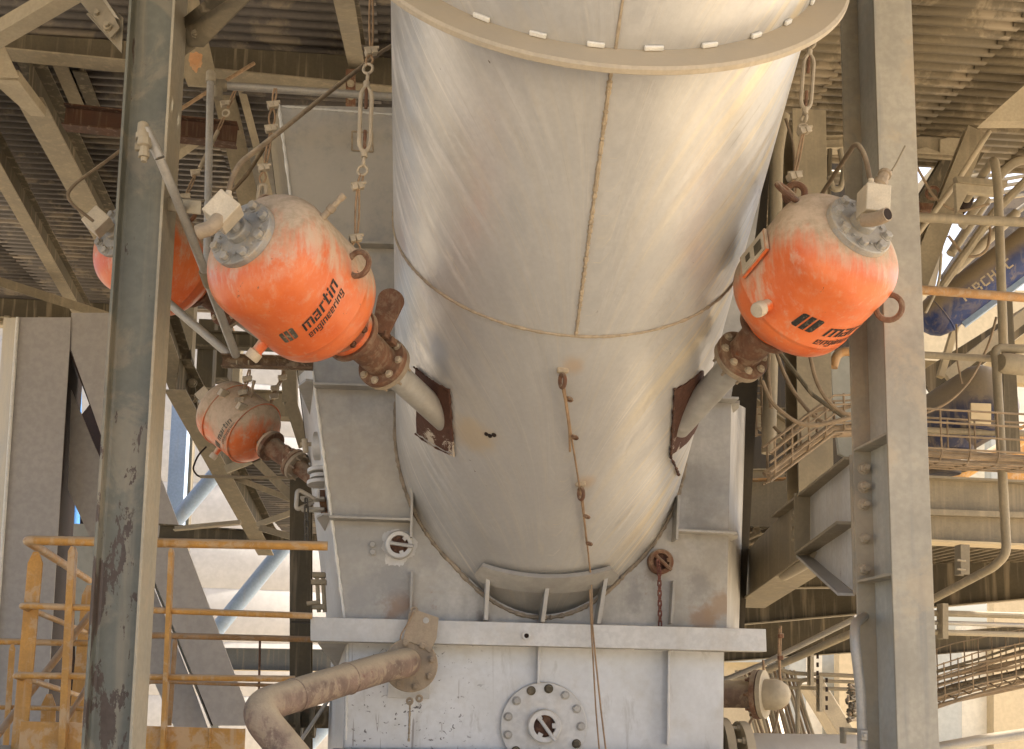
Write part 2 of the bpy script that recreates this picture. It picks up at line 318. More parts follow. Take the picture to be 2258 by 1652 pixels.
def pipe_mat():
    g = NG('weathered_pipe_paint')
    uv = g.t.nodes.new('ShaderNodeUVMap'); uv.uv_map = 'flow'
    s3 = g.sep(uv.outputs[0]); ang = g.t.nodes.new('ShaderNodeAttribute'); ang.attribute_name = 'side'; side = ang.outputs['Fac']
    n1 = g.noise(1.3, 6, .6); n2 = g.noise(48, 4, .6)
    st = g.noise(6.0, 8, .7, vec=uv.outputs[0], stretch=(1, .38, 1), dist=.5)
    st2 = g.noise(4.2, 8, .66, vec=uv.outputs[0], stretch=(1, .2, 1), dist=.3)
    fine = g.noise(15.0, 6, .66, vec=uv.outputs[0], stretch=(1, .16, 1), dist=.4)
    base = g.mix(g.ramp(n1, .32, .7), (.50, .492, .475), (.60, .588, .562))
    lil = g.ramp(g.noise(.9, 3, .5), .45, .7, 0, .5)
    base = g.mix(lil, base, (.46, .445, .44))
    left = g.ramp(side, -.25, -.75); right = g.ramp(side, .1, .55)
    white = g.math('MULTIPLY', g.ramp(st, .46, .68), g.math('ADD', g.math('MULTIPLY', left, .8), .10))
    base = g.mix(white, base, (.80, .775, .74))
    tan_ = g.math('MULTIPLY', g.ramp(st2, .48, .66), g.math('ADD', g.math('MULTIPLY', right, .85), .16))
    base = g.mix(tan_, base, (.68, .59, .43))
    dark = g.math('MULTIPLY', g.ramp(fine, .58, .72), g.math('ADD', g.math('MULTIPLY', right, .5), .2))
    base = g.mix(dark, base, (.30, .275, .23))
    base = g.mix(g.ramp(g.noise(2.6, 7, .7, dist=.3), .6, .75, 0, .4), base, (.56, .49, .37))
    spk = g.math('MULTIPLY', g.ramp(g.noise(34, 3, .5, stretch=(1, 1, .6)), .735, .76), g.ramp(g.noise(2.0, 2, .5), .52, .6))
    base = g.mix(spk, base, (.16, .13, .1))
    sc = g.math('MULTIPLY', g.ramp(g.noise(60, 2, .4, vec=uv.outputs[0], stretch=(1, .05, 1)), .66, .71), .6)
    base = g.mix(sc, base, (.68, .62, .5))
    base = g.mix(g.ramp(n2, .3, .7, 0, .12), base, (.3, .28, .25))
    for (sc_, sx_, th_, cl_, kk, mk) in ((16.0, .05, .58, (.78, .74, .68), .75, left), (14.0, .045, .575, (.72, .62, .44), .8, right), (23.0, .05, .63, (.27, .25, .22), .5, right), (13.0, .035, .59, (.74, .69, .60), .85, g.ramp(g.sep(g.pos)[2], 3.4, 2.6))):
        ln_ = g.math('MULTIPLY', g.ramp(g.noise(sc_, 5, .62, vec=uv.outputs[0], stretch=(1, sx_, 1), dist=.25), th_, th_ + .045), g.math('MULTIPLY', mk, g.ramp(n1, .38, .58, .15, 1)))
        base = g.mix(g.math('MULTIPLY', ln_, kk), base, cl_)
    def spot(c, r, col, k, src):
        vm = g.t.nodes.new('ShaderNodeVectorMath'); vm.operation = 'DISTANCE'; g.t.links.new(g.pos, vm.inputs[0]); vm.inputs[1].default_value = tuple(c)
        f = g.math('ADD', vm.outputs['Value'], g.math('MULTIPLY', g.math('SUBTRACT', g.noise(6, 6, .7), .5), r * 1.6))
        return g.mix(g.ramp(f, r, r * .15, 0, k), src, col)
    base = spot(on_pipe(1040, 960)[2], .16, (.56, .42, .24), .55, base)
    base = spot(on_pipe(965, 775)[2], .13, (.33, .35, .40), .8, base)
    base = spot(on_pipe(1265, 805)[2], .07, (.52, .36, .22), .6, base)
    base = spot(on_pipe(1290, 1065)[2], .07, (.52, .36, .22), .6, base)
    base = spot(on_pipe(940, 790)[2], .08, (.78, .76, .73), .8, base)
    g.bump(g.math('ADD', g.math('MULTIPLY', n1, 2.0), g.math('ADD', g.math('MULTIPLY', n2, .12), g.math('MULTIPLY', st, .25))), .22, .012)
    return g.done(base, g.ramp(st, .35, .7, .30, .56), .35, .5)
PIPEM = pipe_mat()
def pipe_part(parent, name, t0, t1, r, nt_, na, mat, a0=-pi, a1=pi, label=None):
    mb = MB(); vs = []; uvs = []
    for i in range(nt_ + 1):
        t = t0 + (t1 - t0) * i / nt_
        for k in range(na + 1):
            a = a0 + (a1 - a0) * k / na
            vs.append(cyl(t, a, r))
            aa = min(max(abs(a), .06), 3.0)
            uvs.append((log(tan(aa / 2)) + t / (PR * tan(PI) ** 1), t, a / pi))
    n = na + 1
    fs = [(i * n + k, i * n + k + 1, (i + 1) * n + k + 1, (i + 1) * n + k) for i in range(nt_) for k in range(na)]
    mb.add(vs, fs)
    o = part(parent, name, mb, mat, label=label)
    me = o.data; ul = me.uv_layers.new(name='flow'); at = me.attributes.new('side', 'FLOAT', 'POINT')
    at.data.foreach_set('value', [u[2] * 2 for u in uvs])
    # the two sides get different streaks
    for l in me.loops: u = uvs[l.vertex_index]; ul.data[l.index].uv = (u[0] + (7.3 if u[2] < 0 else 0), u[1])
    return o
pipe = thing('inclined_pipe', 'huge weathered silver grey pipe sloping down into the chute box', 'pipe', Q0)
pipe_part(pipe, 'shell', TF, 2.2, PR, 60, 192, PIPEM)
pipe_part(pipe, 'upper_shell', -6.2, TF, RI, 40, 160, PIPEM, label='upper pipe length above the collar')
# collar flange
mb = MB(); mb.lathe(Q0 + PDIR * TF, PDIR, [(-.002, RI - .01), (-.004, RO - .01), (.004, RO), (.02, RO), (.024, RO - .006), (.024, PR - .01)], 160)
part(pipe, 'collar', mb, FLNG)
# weld beads
def bead(fn, n, r, wob=.25):
    pts = []; rs = []
    for i in range(n + 1):
        pts.append(fn(i / n)); rs.append(r * (1 + wob * random.uniform(-1, 1)))
    m = MB(); m.tube(pts, rs, 6); return m
part(pipe, 'weld_seam', bead(lambda f: cyl(TW, -pi * .62 + 1.24 * pi * f, PR + .002), 220, .007), SEAM)
tS, aS, _ = on_pipe(1345, 170)
tE, aE, _ = on_pipe(1270, 735)
part(pipe, 'weld_seam', bead(lambda f: cyl(TF + .06 + (TW - TF - .06) * f, aS + (aE - aS) * f, PR + .002), 160, .008, .35), SEAM)
tU, aU, _ = on_pipe(1368, 30, RI)
part(pipe, 'weld_seam', bead(lambda f: cyl(-6 + (TF + 6) * f, aU, RI + .002), 120, .006), SEAM)
# shims between the upper pipe and the collar
def shim(px, py, da):
    t, a, _ = on_pipe(px, py, RI + .012); vs = []
    m = MB()
    k = [cyl(TF - .004 - dt, a + s_, RI + rr) for dt in (0, .016) for s_ in (-da * .8, da * .8) for rr in (.002, .014)]
    m.add(k, [(0, 1, 3, 2), (4, 6, 7, 5), (0, 4, 5, 1), (2, 3, 7, 6), (0, 2, 6, 4), (1, 5, 7, 3)])
    part(pipe, 'shim', m, WHITE, bevel=.003)
for px, py, da in ((1060, 32, .05), (1185, 74, .045), (1313, 100, .045), (1442, 108, .05), (1565, 103, .045), (1668, 84, .035), (1738, 55, .028), (1790, 18, .02)): shim(px, py, da)
# rusty patches where the two nozzles enter
def patch(px4, name, mat, off=.008, th=.014, n=10, rag=0.0, parent=None):
    c = [on_pipe(x, y)[:2] for x, y in px4]
    m = MB(); vs = []; ua = lambda i, j: (i / n, j / n)
    for lay in (0, 1):
        for i in range(n + 1):
            for j in range(n + 1):
                u, v = ua(i, j)
                t = (c[0][0] * (1 - u) + c[1][0] * u) * (1 - v) + (c[3][0] * (1 - u) + c[2][0] * u) * v
                a = (c[0][1] * (1 - u) + c[1][1] * u) * (1 - v) + (c[3][1] * (1 - u) + c[2][1] * u) * v
                if rag and (i in (0, n) or j in (0, n)): t += random.uniform(-rag, rag); a += random.uniform(-rag, rag)
                vs.append(cyl(t, a, PR + (off - th if lay == 0 else off)))
    k = n + 1; N = k * k; fs = []
    for i in range(n):
        for j in range(n):
            fs.append((N + i * k + j, N + (i + 1) * k + j, N + (i + 1) * k + j + 1, N + i * k + j + 1))
    ring = [i * k for i in range(k)] + [n * k + j for j in range(1, k)] + [i * k + n for i in range(n - 1, -1, -1)] + [j for j in range(n - 1, 0, -1)]
    for q in range(len(ring)):
        a, b = ring[q], ring[(q + 1) % len(ring)]; fs.append((a, b, b + N, a + N))
    m.add(vs, fs); return part(parent or pipe, name, m, mat)
def patch_mat():
    g = NG('flaking_rust_patch')
    n1 = g.noise(5.5, 9, .74, dist=.3); n2 = g.noise(40, 5, .6)
    c = g.mix(n2, (.05, .024, .016), (.13, .06, .04))
    c = g.mix(g.ramp(g.math('ADD', n1, g.ramp(g.sep(g.pos)[2], 3.05, 2.75, -.13, .05)), .56, .6), c, (.48, .41, .33))
    g.bump(g.math('ADD', n1, n2), .6, .01); return g.done(c, .85, 0, .3)
PATCHM = patch_mat()
patch([(918, 812), (992, 862), (1001, 1000), (921, 952)], 'rusty_patch', PATCHM, rag=.006)
patch([(1486, 858), (1548, 815), (1540, 930), (1477, 1003)], 'rusty_patch', PATCHM, rag=.006)
def edge_strip(pts, w_, mat, name):
    for a, b in zip(pts, pts[1:]):
        ta, aa, _ = on_pipe(*a); tb, ab, _ = on_pipe(*b)
        m = bead(lambda f: cyl(ta + (tb - ta) * f, aa + (ab - aa) * f, PR + .01), 22, w_, .6); part(pipe, name, m, mat)
edge_strip([(916, 808), (993, 858), (1003, 1003), (919, 955)], .005, PATCHM, 'torn_edge')
edge_strip([(1484, 855), (1475, 1006), (1492, 1045)], .006, RUSTD, 'rust_edge')
# soot mark
for k, (x, y, r) in enumerate(((1072, 957, .012), (1080, 961, .013), (1089, 959, .014))):
    t, a, p = on_pipe(x, y); m = MB(); m.lathe(cyl(t, a, PR - .004), (p - Q0 - PDIR * t).normalized(), [(0, r), (.008, r * .8), (.011, r * .4)], 9); part(pipe, 'burn_mark', m, SOOT_SHADE)
# ================================================================ chute box
def W(px, py, dy=0.0): return P(px, py, YW - dy)
boxO = W(1180, 1640)
box = thing('chute_box', 'big silver grey steel chute box that the sloping pipe enters', 'chute box', boxO)
YB = V((0, 1, 0))
def hole_pt(a, R_=PR - .01):                             # edge of the opening: touches the pipe at its sides, stands clear below it
    r0 = cyl(0, a, R_); t = (YW - r0.y) / PDIR.y; q = r0 + PDIR * t; e = cos(min(abs(a) / .62, 1) * pi / 2)
    return V((q.x, YW, q.z - .085 * e))
hl = [hole_pt(-1.9 * i / 40) for i in range(41)]; hr_ = [hole_pt(1.9 * i / 40) for i in range(41)]
mid_b = V((hl[0].x, YW, W(1190, 1378).z)); mid_t = V((hl[0].x, YW, W(1200, 245).z)); zt = hl[-1].z
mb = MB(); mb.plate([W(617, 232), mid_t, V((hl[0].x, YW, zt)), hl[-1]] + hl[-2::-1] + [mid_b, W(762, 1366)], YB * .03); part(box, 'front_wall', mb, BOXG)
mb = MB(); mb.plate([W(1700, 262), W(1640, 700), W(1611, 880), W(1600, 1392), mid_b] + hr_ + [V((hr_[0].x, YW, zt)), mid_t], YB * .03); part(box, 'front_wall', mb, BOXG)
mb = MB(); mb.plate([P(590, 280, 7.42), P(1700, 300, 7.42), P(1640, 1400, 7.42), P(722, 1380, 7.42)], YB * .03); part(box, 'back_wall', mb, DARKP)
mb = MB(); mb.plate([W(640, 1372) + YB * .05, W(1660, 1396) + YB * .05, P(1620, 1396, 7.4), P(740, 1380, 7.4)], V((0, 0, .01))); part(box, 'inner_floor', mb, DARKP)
bl = [P(597, 300, 7.4), P(662, 830, 7.4), P(724, 1372, 7.4)]
fl = [W(617, 232), W(690, 800), W(762, 1366)]
for i in range(2):
    m = MB(); m.plate([fl[i] + YB * .031, fl[i + 1] + YB * .031, bl[i + 1], bl[i]], V((-.012, 0, 0))); part(box, 'side_wall', m, (STEEL, BOXW)[i])  # upper panel takes darker steel to paint its shade in
m = MB(); m.plate([W(1600, 1392) + YB * .031, W(1611, 880) + YB * .031, P(1640, 900, 7.4), P(1625, 1392, 7.4)], V((.012, 0, 0))); part(box, 'side_wall', m, BOXG)
part(box, 'corner_bead', bead(lambda f: (fl[0] * (1 - f) + fl[2] * f) + V((-.006, -.004, 0)), 90, .008, .4), WHITE)
part(box, 'top_bead', bead(lambda f: W(622 + 300 * f, 235 + 22 * f, .004), 50, .006, .3), WHITE)
# square patch, high on the wall
for a, b in (((776, 290), (820, 293)), ((820, 293), (822, 335)), ((822, 335), (776, 332)), ((776, 332), (776, 290))):
    part(box, 'patch_bead', bead(lambda f: W(a[0] + (b[0] - a[0]) * f, a[1] + (b[1] - a[1]) * f, .003), 10, .005), SEAM)
# front ribs: plates that stand out of the wall
def rib(p0, p1, depth, th=.014, mat=BOXG):
    m = MB(); m.plate([p0, p1, p1 - YB * depth, p0 - YB * depth], V((0, 0, -th))); part(box, 'rib', m, mat, bevel=.002)
rib(W(640, 538), W(900, 545), .07)
rib(W(694, 852), W(960, 860), .09)
rib(W(728, 1142), W(905, 1148), .10)
rib(W(1484, 1171), W(1612, 1177), .10)
rib(W(1560, 882), W(1618, 884), .09)
# side ribs running back along the side walls
def side_rib(pf, pin, sgn, wd, y1, mat=BOXG):
    a = V(pin); m = MB()
    pts = [a, a + V((sgn * wd * .55, -.02, 0)), a + V((sgn * wd, .1, 0)), V((a.x + sgn * wd * .95, y1, a.z)), V((a.x - sgn * .05, y1, a.z))]
    m.plate(pts, V((0, 0, -.014))); part(box, 'side_rib', m, mat, bevel=.002)
side_rib(None, W(701, 838), -1, .115, 7.0)
side_rib(None, W(736, 1132), -1, .10, 6.9)
side_rib(None, W(1612, 884), 1, .075, 7.0)
side_rib(None, W(1608, 1176), 1, .075, 7.0)
# vertical stiffeners on the front
def stiff(x0, y0, x1, y1, depth, th=.014, mat=BOXG):
    a, b = W(x0, y0), W(x1, y1); m = MB(); m.plate([a, b, b - YB * depth, a - YB * depth], V((th, 0, 0))); part(box, 'stiffener', m, mat, bevel=.002)
stiff(906, 1068, 903, 1190, .10); stiff(905, 1262, 902, 1362, .05)
stiff(1484, 1098, 1480, 1195, .10); stiff(1478, 1282, 1472, 1376, .06)
# weld round the pipe's entry
def entry(f):
    return hole_pt(-1.75 + 3.5 * f, PR + .005) - YB * .004
part(box, 'entry_weld', bead(entry, 220, .011, .35), metal('entry_weld_bead', (.33, .27, .2), rough=.85, mott=.7, sc=20, dust=.3, rust=.25, streak=0, bump=.5))
# collar band round the box
cb = [W(684, 1360, .15), W(1688, 1387, .15), W(1690, 1437, .15), W(684, 1413, .15)]
m = MB(); m.plate(cb, YB * .014); part(box, 'band_face', m, BOXW, bevel=.003)
m = MB(); m.plate([cb[3] + V((0, .015, 0)), cb[2] + V((0, .015, 0)), cb[2] + V((0, .149, 0)), cb[3] + V((0, .149, 0))], V((0, 0, .012))); part(box, 'band_underside', m, BOXG)
m = MB(); m.plate([cb[0] + V((.002, .015, -.001)), cb[1] + V((-.002, .015, -.001)), cb[1] + V((0, .149, 0)), cb[0] + V((0, .149, 0))], V((0, 0, -.012))); part(box, 'band_top', m, BOXW)
for c0, c1, sx in ((cb[0], cb[3], 1), (cb[1], cb[2], -1)):
    m = MB(); m.plate([c0 + V((0, .016, -.014)), c1 + V((0, .016, .014)), c1 + V((sx * .04, 1.3, .014)), c0 + V((sx * .04, 1.3, -.014))], V((sx * .014, 0, 0))); part(box, 'band_end', m, BOXG)
m = MB(); m.plate([W(700, 1418, .0), W(766, 1420, 0), P(762, 1492, YW + .9), P(745, 1480, YW + .9)], V((0, 0, .01))); part(box, 'hopper_underside', m, BOXG)
m = MB(); m.lathe(W(1160, 1402, .15), -YB, [(0, .022), (.02, .022), (.02, .013), (.004, .012)], 16); part(box, 'boss', m, BOXW)
m = MB(); m.lathe(W(1160, 1402, .153), -YB, [(0, .012), (.004, .012)], 12); part(box, 'boss_hole', m, SOOT_SHADE)
# lower box
lo = [W(767, 1416), W(1595, 1438), W(1592, 1760), W(757, 1760)]
def low_mat():
    g = NG('scratched_silver_paint')
    n1 = g.noise(2.2, 6, .6); n2 = g.noise(34, 5, .65)
    c = g.mix(g.ramp(n1, .3, .7), (.52, .525, .53), (.64, .645, .65))
    c = g.mix(g.ramp(g.noise(5, 7, .7), .5, .72, 0, .55), c, (.44, .415, .37)); c = g.mix(g.ramp(g.noise(9, 8, .72, stretch=(1, 1, .25), dist=.4), .56, .68, 0, .5), c, (.34, .325, .30))
    x = g.sep(g.pos)[0]
    zone = g.math('MULTIPLY', g.ramp(x, -.6, -.15), g.ramp(x, .55, .1))
    sp = g.math('MULTIPLY', g.ramp(g.noise(30, 3, .55, stretch=(1, 1, 1.3), dist=.8), .65, .67), zone)
    c = g.mix(sp, c, (.10, .09, .09))
    ln = g.math('MULTIPLY', g.ramp(g.noise(16, 2, .4, stretch=(2.4, 1, .14), dist=1.2), .665, .68), zone)
    c = g.mix(ln, c, (.28, .26, .25))
    c = g.mix(g.ramp(n2, .35, .7, 0, .22), c, (.42, .41, .4))
    g.bump(n2, .12, .006); return g.done(c, g.ramp(n1, .3, .7, .36, .52), .25)
LOWM = low_mat()
m = MB(); m.plate(lo, YB * .03); part(box, 'lower_front_wall', m, LOWM)
m = MB(); m.plate([lo[0] + YB * .031, lo[3] + YB * .031, P(722, 1760, 7.2), P(735, 1420, 7.2)], V((-.012, 0, 0))); part(box, 'lower_side_wall', m, BOXW)
m = MB(); m.plate([lo[1] + YB * .031, lo[2] + YB * .031, P(1560, 1760, 7.2), P(1560, 1440, 7.2)], V((.012, 0, 0))); part(box, 'lower_side_wall', m, BOXG)
m = MB(); m.plate([W(1186, 1424), W(1184, 1506), W(1184, 1506, .07), W(1186, 1424, .07)], V((.014, 0, 0))); part(box, 'stiffener', m, BOXW, bevel=.002)
m = MB(); m.plate([W(1472, 1434), W(1470, 1643), W(1470, 1643, .07), W(1472, 1434, .07)], V((.014, 0, 0))); part(box, 'stiffener', m, BOXW, bevel=.002)
part(box, 'weld_seam', bead(lambda f: W(904 - 3 * f, 1545 + 90 * f, .003), 30, .005, .5), SEAM)
part(box, 'corner_bead', bead(lambda f: W(767 - 5 * f, 1420 + 212 * f, .003), 40, .006, .4), WHITE)
a, b = W(735, 1649), W(1600, 1657)
m = MB(); m.plate([a, b, b - YB * .1, a - YB * .1], V((0, 0, -.014))); part(box, 'bottom_flange', m, BOXG, bevel=.002)
for x, y in ((821, 1201), (822, 1218)): bolt(box, W(x, y, .002), -YB, .018, BOXG, name='stud')
# round flanged cover
cvc = W(1197, 1600, .002); cov = thing('round_cover', 'round bolted silver cover with an open rusty hub, low on the box', 'hatch cover', cvc)
m = MB(); m.lathe(cvc, -YB, [(0, .226), (.03, .228), (.034, .224), (.034, .05)], 64); cp_ = part(cov, 'cover_plate', m, BOXW)
for k in range(13):
    a = 2 * pi * k / 13 + .12; bolt(cp_, cvc + V((sin(a) * .195, -.034, cos(a) * .195)), -YB, .019, BOXG if k % 4 else STEEL_D)
def port(th, c, R, mat, mouth, hub=True, depth=.05, bar=.6, barmat=None):
    m = MB(); m.lathe(c, -YB, [(0, R), (depth, R), (depth + .006, R - .006), (depth + .004, R * .66), (depth - .03, R * .64)], 36); part(th, 'ring', m, mat)
    m = MB(); m.lathe(c - YB * (depth - .028), -YB, [(0, R * .7), (.006, R * .7)], 30); part(th, 'dark_mouth', m, RUSTD)
    for k in range(3):
        a = 2 * pi * k / 3 + bar + 1.0; q = c + V((cos(a), 0, sin(a))) * R * .66 - YB * (depth - .004)
        m = MB(); m.box(q, R * .42, .012, R * .3, (V((cos(a), 0, sin(a))), V((0, 1, 0)), V((-sin(a), 0, cos(a))))); part(th, 'lug', m, mat, bevel=.002)
    e = V((cos(bar), -.12, sin(bar))).normalized()
    m = MB(); m.tube([c - YB * (depth + .004) - e * R * .62, c - YB * (depth + .02) + e * R * 1.02], .010, 8); part(th, 'cross_bar', m, barmat or mat)
port(cov, cvc - YB * .03, .088, BOXW, SOOT_SHADE, depth=.04, bar=-.95)
p1 = W(880, 1203, .001); t1 = thing('inspection_port', 'white painted inspection port with a bar across its rusty mouth', 'inspection port', p1, 'inspection ports on the chute box')
port(t1, p1, .075, BOXW, SOOT_SHADE, bar=-.15)
m = MB(); sp_ = []
for i in range(90):
    a = 2 * pi * i / 90; r = .078 + (.009 + .007 * sin(3 * a + 1) + .004 * sin(8 * a) + random.uniform(0, .007)) * (1.3 + .6 * sin(a + 3.6)); sp_.append(p1 + V((cos(a) * r, -.0005, sin(a) * r)))
m.plate(sp_, V((0, -.0015, 0))); part(t1, 'paint_splash', m, BOXW)
p2_ = W(1453, 1240, .001); t2 = thing('inspection_port', 'rusty brown inspection port with a red chain hanging from it', 'inspection port', p2_, 'inspection ports on the chute box')
port(t2, p2_, .068, RUSTM, SOOT_SHADE, bar=-.8, barmat=RUSTM)
def chain(name, label, pts, mat, L=.036, r=.0045, wd=.009):
    th = thing(name, label, 'chain', pts[-1]); key = None
    tot = sum((b - a).length for a, b in zip(pts, pts[1:])); n = max(int(tot / (L * .74)), 2); me = None
    for i in range(n):
        s_ = tot * (i + .5) / n; k = 0
        while k < len(pts) - 2 and s_ > (pts[k + 1] - pts[k]).length: s_ -= (pts[k + 1] - pts[k]).length; k += 1
        d = (pts[k + 1] - pts[k]).normalized(); c = pts[k] + d * s_
        if me is None:
            m = MB(); q = []
            for j in range(16):
                a = 2 * pi * j / 16; q.append(V((cos(a) * wd, 0, sin(a) * wd + (L / 2 - wd) * (1 if sin(a) >= 0 else -1))))
            q.append(q[0]); q.append(q[1]); m.tube(q, r, 6, caps=False); me = mesh('link', m, mat)
        o = bpy.data.objects.new('link', me); COL.objects.link(o); o.parent = th
        o.matrix_local = Matrix.Translation(c - WL[th.name]) @ d.to_track_quat('Z', 'Y').to_matrix().to_4x4() @ Matrix.Rotation((i % 2) * pi / 2 + .4, 4, 'Z')
    return th
chain('hanging_chain', 'short red rusty chain hanging from the brown port', [W(1450, 1236, .08), W(1453, 1262, .085), W(1455, 1380, .03)], CHAINR)
# saddle under the pipe
sad = thing('pipe_saddle', 'curved grey saddle plate on three legs under the sloping pipe', 'pipe support', W(1200, 1368, .1))
def sadp(u, v, off):
    x = 1056 + 297 * u; top = 1231 + 25 * (1 - (2 * u - 1) ** 2) + 7 * u; bot = 1268 + 24 * (1 - (2 * u - 1) ** 2) + 4 * u
    y = top + (bot - top) * v; t, a, p = on_pipe(x, y); return cyl(t, a, PR + off)
m = MB(); n = 24; vs = []
for lay in (.02, .045):
    for i in range(n + 1):
        u = i / n; e0 = max(0, .5 - u * 14) if u < .04 else max(0, .5 - (1 - u) * 14) if u > .96 else 0
        vs += [sadp(u, e0, lay), sadp(u, 1 - e0 * .6, lay)]
K = 2 * (n + 1); fs = []
for i in range(n):
    a = 2 * i
    fs += [(a, a + 2, a + 3, a + 1), (K + a, K + a + 1, K + a + 3, K + a + 2), (a, K + a, K + a + 2, a + 2), (a + 1, a + 3, K + a + 3, K + a + 1)]
fs += [(0, 1, K + 1, K), (2 * n, 2 * n + K, 2 * n + 1 + K, 2 * n + 1)]
m.add(vs, fs); part(sad, 'saddle_plate', m, BOXG)
for x0, y0, x1, y1 in ((1074, 1262, 1066, 1368), (1201, 1284, 1191, 1372), (1327, 1264, 1314, 1376)):
    t, a, p = on_pipe(x0, y0); pt = cyl(t, a, PR + .02); pb = P(x1, y1, pt.y + .02)
    m = MB(); m.plate([pt + V((0, -.02, 0)), pt + V((0, .16, -.03)), pb + V((0, .16, 0)), pb + V((0, -.02, 0))], V((.022, 0, 0))); part(sad, 'leg', m, BOXG, bevel=.002)
# ================================================================ lettering (block strokes, 5 units = x height)
GL = {
 'm': (7, [(0, 0, 1.3, 5), (2.8, 0, 4.1, 3.9), (5.6, 0, 6.9, 5), (1.5, 4, 5.4, 5)]),
 'a': (5, [(0, 0, 1.1, 2.7), (1.3, 0, 2.9, .9), (3.1, 0, 4.4, 5), (.2, 4, 2.9, 5), (1.3, 2, 2.9, 2.8)]),
 'r': (3.6, [(0, 0, 1.3, 5), (1.5, 3.9, 3.3, 5)]),
 't': (3.4, [(.5, 1.1, 1.8, 6.6), (-.3, 3.9, .3, 5), (2, 3.9, 3.1, 5), (.5, 0, 3.1, .9)]),
 'i': (1.9, [(0, 0, 1.3, 4.3), (0, 4.8, 1.3, 6)]),
 'n': (5, [(0, 0, 1.3, 5), (3.1, 0, 4.4, 3.8), (1.5, 4, 4.4, 5)]),
 'e': (5, [(0, 0, 1.2, 5), (1.4, 4.1, 4.3, 5), (3.2, 2.1, 4.3, 3.9), (1.4, 2, 3, 2.8), (1.4, 0, 4.2, .9)]),
 'g': (5, [(0, .9, 1.2, 5), (1.4, 4.1, 3, 5), (3.2, -1.7, 4.4, 5), (1.4, .9, 3, 1.8), (.2, -1.7, 3, -.8)]),
 'A': (5.4, [(0, 0, 1.2, 5.6), (3.6, 0, 4.8, 5.6), (1.3, 5.7, 3.5, 7), (1.4, 2, 3.4, 3.1)]),
 'I': (2, [(0, 0, 1.3, 7)]),
 'R': (5.2, [(0, 0, 1.2, 7), (1.4, 5.8, 4, 7), (3.4, 3.6, 4.7, 5.7), (1.4, 2.6, 4, 3.5), (3.4, 0, 4.7, 2.5)]),
 'C': (5, [(0, .8, 1.2, 6.2), (.8, 6.3, 4.4, 7), (.8, 0, 4.4, .8), (1.3, 5.8, 4.4, 6.2), (1.3, .9, 4.4, 1.2)]),
 'H': (5.2, [(0, 0, 1.2, 7), (3.5, 0, 4.7, 7), (1.3, 3, 3.4, 4.1)]),
 'O': (5.4, [(0, .8, 1.2, 6.2), (3.7, .8, 4.9, 6.2), (.8, 6.3, 4.1, 7), (.8, 0, 4.1, .75)]),
}
LOGO = [  # emblem: a rounded slanted block cut by two slits
 [(0, .6), (.6, 0), (2.2, 0), (3.4, 6.6), (1.8, 6.6), (1.0, 6.0)], [(2.9, 0), (4.9, 0), (6.1, 6.6), (4.1, 6.6)], [(5.6, 0), (7.4, 0), (8.1, .6), (9.2, 6.0), (8.6, 6.6), (6.8, 6.6)]]
def quads(word, sc, shear=.22, gap=.55):
    x = 0; out = []
    for ch in word:
        w_, rs = GL[ch]
        for a, b, c, d in rs: out.append([((x + p + shear * q) * sc, q * sc) for p, q in ((a, b), (c, b), (c, d), (a, d))])
        x += w_ + gap
    return out, x * sc
def print_on(parent, name, polys, fn, mat):
    """lays flat print on a curved surface; fn maps letter plane (x, y) to the place, fine enough to follow the curve"""
    m = MB()
    for p in polys:
        if len(p) == 4:
            L = max(((p[1][0] - p[0][0]) ** 2 + (p[1][1] - p[0][1]) ** 2) ** .5, 1e-6); n = max(1, int(L / .015))
            H = max(((p[3][0] - p[0][0]) ** 2 + (p[3][1] - p[0][1]) ** 2) ** .5, 1e-6); k = max(1, int(H / .02))
            vs = []
            for j in range(k + 1):
                for i in range(n + 1):
                    u, v = i / n, j / k
                    x = (p[0][0] * (1 - u) + p[1][0] * u) * (1 - v) + (p[3][0] * (1 - u) + p[2][0] * u) * v
                    y = (p[0][1] * (1 - u) + p[1][1] * u) * (1 - v) + (p[3][1] * (1 - u) + p[2][1] * u) * v
                    vs.append(fn(x, y))
            m.add(vs, [(j * (n + 1) + i, j * (n + 1) + i + 1, (j + 1) * (n + 1) + i + 1, (j + 1) * (n + 1) + i) for j in range(k) for i in range(n)])
        else:
            cx_ = sum(q[0] for q in p) / len(p); cy_ = sum(q[1] for q in p) / len(p); vs = [fn(cx_, cy_)]; n = len(p); vs2 = []
            for i in range(n):
                a, b = p[i], p[(i + 1) % n]
                for k in range(4): vs2.append((a[0] + (b[0] - a[0]) * k / 4, a[1] + (b[1] - a[1]) * k / 4))
            for s_ in (.33, .66, 1.0): vs += [fn(cx_ + (x - cx_) * s_, cy_ + (y - cy_) * s_) for x, y in vs2]
            N = len(vs2); fs = [(0, 1 + i, 1 + (i + 1) % N) for i in range(N)]
            for r_ in (0, 1): fs += [(1 + r_ * N + i, 1 + (r_ + 1) * N + i, 1 + (r_ + 1) * N + (i + 1) % N, 1 + r_ * N + (i + 1) % N) for i in range(N)]
            m.add(vs, fs)
    return part(parent, name, m, mat)
